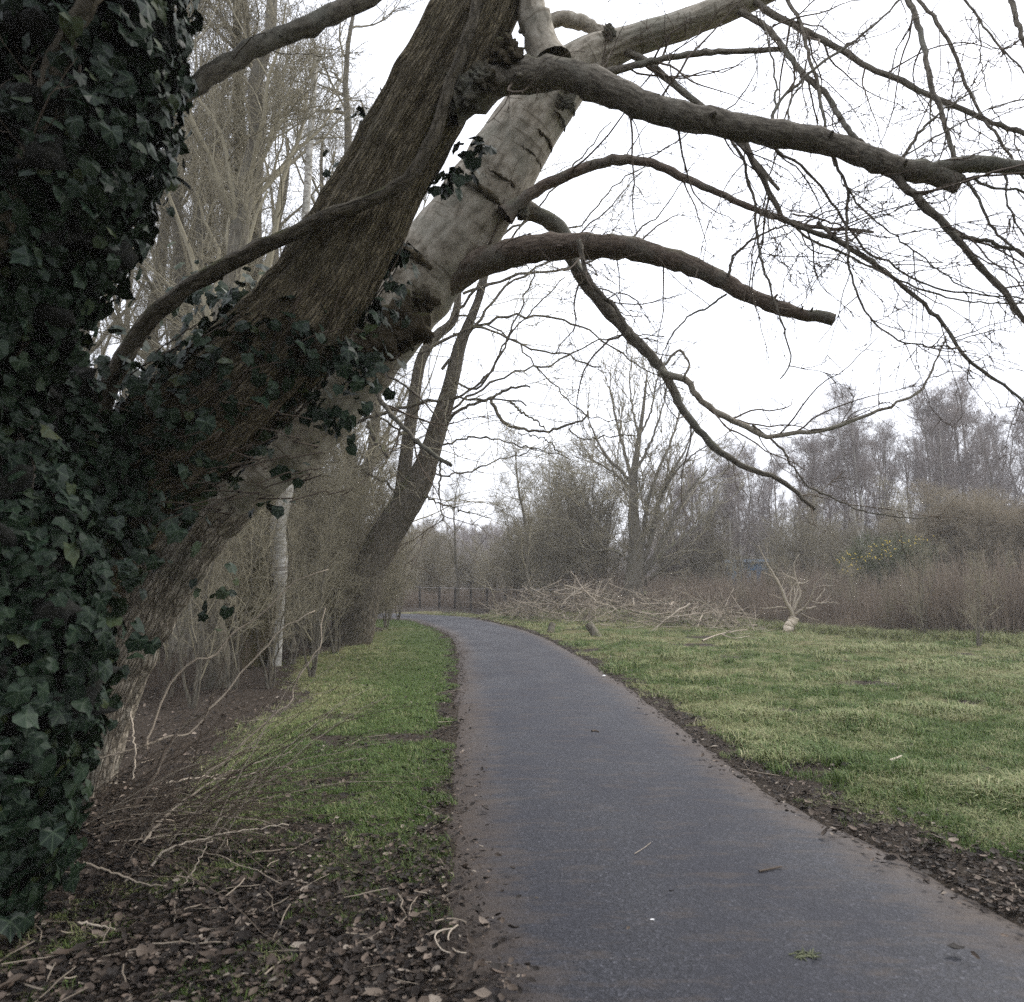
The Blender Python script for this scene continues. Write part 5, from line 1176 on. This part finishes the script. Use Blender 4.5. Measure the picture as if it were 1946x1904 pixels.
# gorse
gb = thing('gorse_bush', 'dark green gorse bush dotted with yellow flowers above the brown thicket', 'bush', (wx(1690, 29), 29, 0))
gm, fm = MB(), MB(); gq = []
for (px, py, rp) in ((1625, 1075, 30), (1655, 1050, 34), (1700, 1055, 42), (1740, 1060, 36), (1690, 1085, 46), (1660, 1110, 40), (1730, 1105, 46)):
    c = P(px, py, 29); r_ = rp / F * 29; n = 520; dv = norm(rng.normal(size=(n, 3))); pb = c + dv * r_ * rng.uniform(0.2, 1, (n, 1)) ** 0.5
    ex = norm(dv + rng.normal(size=(n, 3)) * 0.6 + np.array([0, 0, 0.5])) * rng.uniform(0.12, 0.32, (n, 1)); gq.append(np.stack([pb, pb + ex * 0.5 + rng.normal(size=(n, 3)) * 0.01, pb + ex], 1))
gq = np.concatenate(gq); gm.tube(gq, np.tile(np.array([[0.012, 0.010, 0.004]]), (len(gq), 1)), 3); part('foliage', gm, GORSE, gb, 'stuff')
stm = MB(); b0 = np.array([wx(1690, 29), 29, 0.0])
for _ in range(26):
    e_ = gq[rng.integers(len(gq)), 0]; stm.tube(catmull(np.array([b0 + rng.normal(size=3) * np.array([0.2, 0.2, 0]), (b0 + e_) / 2 + rng.normal(size=3) * 0.1, e_]), 8)[None], np.linspace(0.03, 0.008, 8)[None], 5)
part('stems', stm, BARK_M, gb, 'stuff')
fl = [(1692, 1030), (1700, 1045), (1675, 1032), (1658, 1042), (1640, 1055), (1618, 1052), (1612, 1070), (1624, 1080), (1636, 1066), (1668, 1060), (1722, 1026), (1735, 1032), (1752, 1024), (1690, 1052), (1610, 1088), (1606, 1062), (1745, 1090), (1766, 1100)]
fq = []
for (px, py) in fl:
    c = P(px, py, 28.2); n = 6; pb = c + rng.normal(size=(n, 3)) * np.array([0.16, 0.2, 0.08]); ex = norm(rng.normal(size=(n, 3))) * 0.04; fq.append(np.stack([pb - ex, pb, pb + ex], 1))
fq = np.concatenate(fq); fm.tube(fq, np.tile(np.array([[0.007, 0.015, 0.006]]), (len(fq), 1)), 5); part('flowers', fm, FLOWER, gb, 'stuff')

# ------------------------------------------------------------------ brush pile, dead tree, stumps
bp = thing('brush_pile', 'long heap of cut pale branches at the far right side of the path', 'brush pile', (wx(1200, 25), 25, 0))
bs = []
for i in range(230):
    px = 955 + 470 * WR.random() ** 1.25; 
    Yc = np.interp(px, [985, 1200, 1440], [29, 25.5, 22]) + WR.normal() * 1.5
    hm = np.interp(px, [980, 1020, 1150, 1250, 1340, 1440], [0.5, 1.1, 1.15, 0.9, 0.45, 0.15])
    c = np.array([wx(px, Yc), Yc, WR.uniform(0.03, hm)])
    az = WR.uniform(0, 6.28); el = WR.normal() * 0.28 if WR.random() < 0.8 else WR.uniform(0.4, 1.1); L0 = WR.uniform(0.8, 3.2)
    dv = np.array([math.cos(az) * math.cos(el), math.sin(az) * math.cos(el) * 0.6, math.sin(el)]); f_ = np.linspace(-0.5, 0.5, 14)[:, None]
    bow = norm(np.cross(dv, WR.normal(size=3))) * L0 * WR.uniform(0, 0.22)
    pts = c + dv * L0 * f_ + bow * (0.25 - f_ ** 2) * 2 + np.cumsum(WR.normal(size=(14, 3)) * 0.02, 0); pts[:, 2] = np.maximum(pts[:, 2], 0.03 + 0.02 * WR.random())
    bs.append((pts, np.linspace(1, 0.35, 14) * WR.uniform(0.009, 0.028)))
    m_ = MB(); m_.tube(pts[None], bs[-1][1][None], 6, True)
    l1 = grow((pts[None], bs[-1][1][None]), 3, 0.3, (38, 10), (0.4, 1.1), 7, 0.02, 0.1, 0.14, 0.006, 0.6, r=WR); m_.tube(*l1, 4)
    part('cut_branch', m_, (TWIG_P, TWIG_D, BARK_M)[int(WR.choice(3, p=[0.35, 0.4, 0.25]))], bp)
p0 = pack(bs, 14); l1 = grow(p0, 3.6, 0.2, (45, 15), (0.3, 1.0), 7, 0.008, 0.0, 0.18, 0.005, 0.6, per_m=True); l2 = grow(l1, 2.0, 0.1, (45, 15), (0.15, 0.5), 4, 0.008, 0, 0.2, 0.004, 0.6, per_m=True)
for q_ in (l1, l2): q_[0][..., 2] = np.maximum(q_[0][..., 2], 0.02)
m_ = MB(); m_.tube(*l1, 3); m_.tube(*l2, 3); part('twigs', m_, TWIG_P, bp, 'stuff')

dt = thing('dead_tree', 'short broken dead tree with bare white wood at its base, before the brown thicket', 'tree', (wx(1500, 21.5), 21.5, 0))
YD = 21.5
ZD = lambda a: [(2800 / 2.1048 + p[0] * 0.6272 / 2.1048, 2000 / 2.1048 + p[1] * 0.6272 / 2.1048) for p in a]
def dbr(px, wa, wb, mat=TWIG_D, nm='branch', K=18, dy=0.0): return branch(dt, ZD(px), YD, YD + dy, wa, wb, mat, K, 8, 0.008, name=nm, knots=False)
dbr([(555, 850), (575, 800), (600, 752)], 20.0, 17.0, CUTWOOD, 'trunk')
dd_ = [dbr([(598, 765), (590, 720), (560, 670), (535, 600), (510, 540), (480, 490), (440, 430), (400, 350), (370, 290)], 8.5, 1.0, dy=-.3), dbr([(500, 520), (450, 480), (390, 460)], 2.5, 1.2), dbr([(590, 730), (600, 660), (615, 590), (620, 520), (590, 500), (525, 462)], 5.0, 1.0, dy=.4), dbr([(600, 700), (620, 640), (640, 600), (625, 540), (605, 480), (600, 400), (635, 345)], 4.5, 1.0), dbr([(600, 730), (650, 700), (700, 690), (740, 680)], 5.5, 3.5), dbr([(650, 705), (700, 640), (720, 590), (740, 530), (780, 500), (812, 468)], 4.5, 1.5, dy=-.5), dbr([(700, 640), (760, 660), (820, 650), (890, 660)], 3.0, 1.5), dbr([(560, 690), (500, 680), (430, 690), (380, 690)], 2.5, 1.0), dbr([(580, 720), (575, 640), (585, 560), (580, 520)], 3.0, 1.2), dbr([(740, 640), (790, 580), (800, 560)], 2.0, 1.0), dbr([(625, 530), (660, 530), (700, 510)], 2.5, 1.0), dbr([(640, 720), (700, 750), (760, 770)], 2.0, 1.0), dbr([(560, 640), (500, 620), (440, 600)], 1.5, 0.8)]
l1 = grow(pack(dd_, 20), 2.2, 0.2, (45, 15), (0.3, 0.9), 7, 0.01, 0.1, 0.15, 0.005, 0.6, per_m=True); m_ = MB(); m_.tube(*l1, 3); part('twigs', m_, TWIG_P, dt, 'stuff')

def log(name, label, px, py, ln, r_, az, el):
    g_ = G(px, py); c = np.array([g_[0], g_[1], r_ * 0.8]); dv = np.array([math.cos(az) * math.cos(el), math.sin(az) * math.cos(el), math.sin(el)])
    t = thing(name, label, 'log', (g_[0], g_[1], 0)); K = 10; f_ = np.linspace(-0.5, 0.5, K)[:, None]
    m_ = MB(); m_.tube((c + dv * ln * f_)[None], np.full((1, K), r_), 18, False, 1 + 0.04 * WR.normal(size=(1, K, 18))); part('bark', m_, BARK_M, t)
    for sg in (-1, 1):
        e = c + dv * ln * 0.5 * sg; m_ = MB(); m_.tube(np.array([[e - dv * sg * 0.01, e + dv * sg * 0.004]]), np.array([[r_ * 0.95, r_ * 0.93]]), 18, True); part('cut_end', m_, CUTWOOD, t)
log('cut_log', 'short dark stub of log standing in the grass before the brush pile', 1048, 1199, 0.30, 0.10, 1.2, 0.9)
log('cut_log', 'cut log with a pale sawn end leaning in front of the brush pile', 1129, 1208, 0.55, 0.12, 2.2, 0.75)
small('branch', 'pale forked branch lying flat in the grass right of the brush pile', 'branch', lambda m_: (m_.tube(catmull(np.array([[*G(1335, 1222), 0.06], [*G(1370, 1212), 0.1], [*G(1420, 1204), 0.12]]), 10)[None], np.linspace(0.02, 0.012, 10)[None], 7, True), m_.tube(catmull(np.array([[*G(1370, 1212), 0.1], [*G(1395, 1219), 0.08], [*G(1425, 1216), 0.1]]), 10)[None], np.linspace(0.014, 0.007, 10)[None], 7, True)), TWIG_P)

# wire fence
YF = 30.5
fn = thing('wire_fence', 'low wire fence on dark wooden posts beyond the bend', 'fence', (wx(900, YF + 4), YF + 4, 0))
tops = []
for px, Y in [(800, 38), (836, 36.5), (865, 35.3), (896, 34.2), (926, 33.2), (959, 32.2), (1000, 31.8), (1045, 32), (1090, 32.3)]:
    m_ = MB(); xw = wx(px, Y); z0 = 0.0; hh = 1.08; w_ = 0.055 if px != 959 else 0.085
    lx0 = WR.normal() * 0.02
    V = []
    for zz_, ww_ in ((z0, w_), (hh, w_ * 0.92), (hh + 0.02, w_ * 0.7)):
        for sx_, sy_ in ((-1, -1), (1, -1), (1, 1), (-1, 1)): V.append((xw + sx_ * ww_ + lx0 * zz_, Y + sy_ * ww_, zz_))
    Q = [(a + k_, a + (k_ + 1) % 4, a + 4 + (k_ + 1) % 4, a + 4 + k_) for a in (0, 4) for k_ in range(4)] + [(8, 9, 10, 11)]
    m_.add(V, Q); part('post', m_, POSTWOOD, fn, smooth=False); tops.append((xw + lx0, Y))
for hz in (1.03, 0.72, 0.42):
    m_ = MB(); pts = np.array([(a, b_ - 0.06, hz) for a, b_ in tops]); pts = catmull(pts, 60); m_.tube(pts[None], np.full((1, 60), 0.014 if hz > 1 else 0.006), 5); part('wire', m_, WIRE, fn)

# far buildings glimpsed through the trees
def box(m_, x0, x1, y0, y1, z0, z1):
    V = [(x_, y_, z_) for z_ in (z0, z1) for x_, y_ in ((x0, y0), (x1, y0), (x1, y1), (x0, y1))]
    m_.add(V, [(0, 1, 5, 4), (1, 2, 6, 5), (2, 3, 7, 6), (3, 0, 4, 7), (4, 5, 6, 7), (3, 2, 1, 0)])
def hut(name, label, px0, px1, Y, z0, z1, dep, mat, roofmat, band=None):
    x0, x1 = wx(px0, Y), wx(px1, Y); t = thing(name, label, 'building', ((x0 + x1) / 2, Y, 0))
    m_ = MB(); box(m_, x0, x1, Y, Y + dep, -0.2, z1); part('wall', m_, mat, t, smooth=False)
    m_ = MB(); box(m_, x0 - 0.2, x1 + 0.2, Y - 0.25, Y + dep + 0.2, z1, z1 + 0.18); part('roof', m_, roofmat, t, smooth=False)
    for k_ in range(3):
        m_ = MB(); a = x0 + (x1 - x0) * (0.12 + 0.3 * k_); box(m_, a, a + (x1 - x0) * 0.16, Y - 0.03, Y + 0.01, z1 * 0.45, z1 * 0.8); part('window', m_, DARKMETAL, t, smooth=False)
hut('container', 'bright blue container glimpsed through the stems left of the dead tree', 1400, 1460, 45, 0, 2.45, 2.4, BLUE, BLUE_P)
hut('shed', 'pale blue and brown shed glimpsed behind the scrub at the right edge', 1905, 1990, 33, 0, 2.9, 5, BLUE_P, DARKMETAL)
hut('building', 'dark brown building behind the scrub at the right edge', 1885, 2060, 44, 0, 5.6, 8, BRICK, DARKMETAL)

# ------------------------------------------------------------------ labels: number the members of the small groups from left to right
ORD = ['leftmost', 'second', 'third', 'fourth', 'fifth', 'sixth', 'seventh', 'eighth', 'ninth', 'tenth', 'eleventh', 'twelfth', 'thirteenth', 'fourteenth', 'fifteenth', 'sixteenth', 'seventeenth', 'eighteenth', 'nineteenth', 'twentieth', 'twenty-first', 'twenty-second']
groups = {}
for o in scene.objects:
    if o.parent is None and 'group' in o: groups.setdefault(o['group'], []).append(o)
for g_, os_ in groups.items():
    if 1 < len(os_) <= 22:
        os_.sort(key=lambda o: o.location.x / o.location.y)
        for i, o in enumerate(os_):
            w = ORD[i] if i == 0 else ('rightmost' if i == len(os_) - 1 else ORD[i] + ' from the left')
            o['label'] = o['label'] + ', ' + w

# ------------------------------------------------------------------ winter haze
hz = MB(); box(hz, -195, 195, -20, 215, -2.5, 22)
hm = bpy.data.materials.new('thin_haze'); hm.use_nodes = True; hn = hm.node_tree; hn.nodes.clear()
pv = hn.nodes.new('ShaderNodeVolumePrincipled'); pv.inputs['Color'].default_value = (0.9, 0.88, 0.87, 1); pv.inputs['Density'].default_value = 0.0018
ho = hn.nodes.new('ShaderNodeOutputMaterial'); hn.links.new(pv.outputs[0], ho.inputs['Volume'])
tag(link('haze', hz.mesh('haze', hm)), kind='stuff')
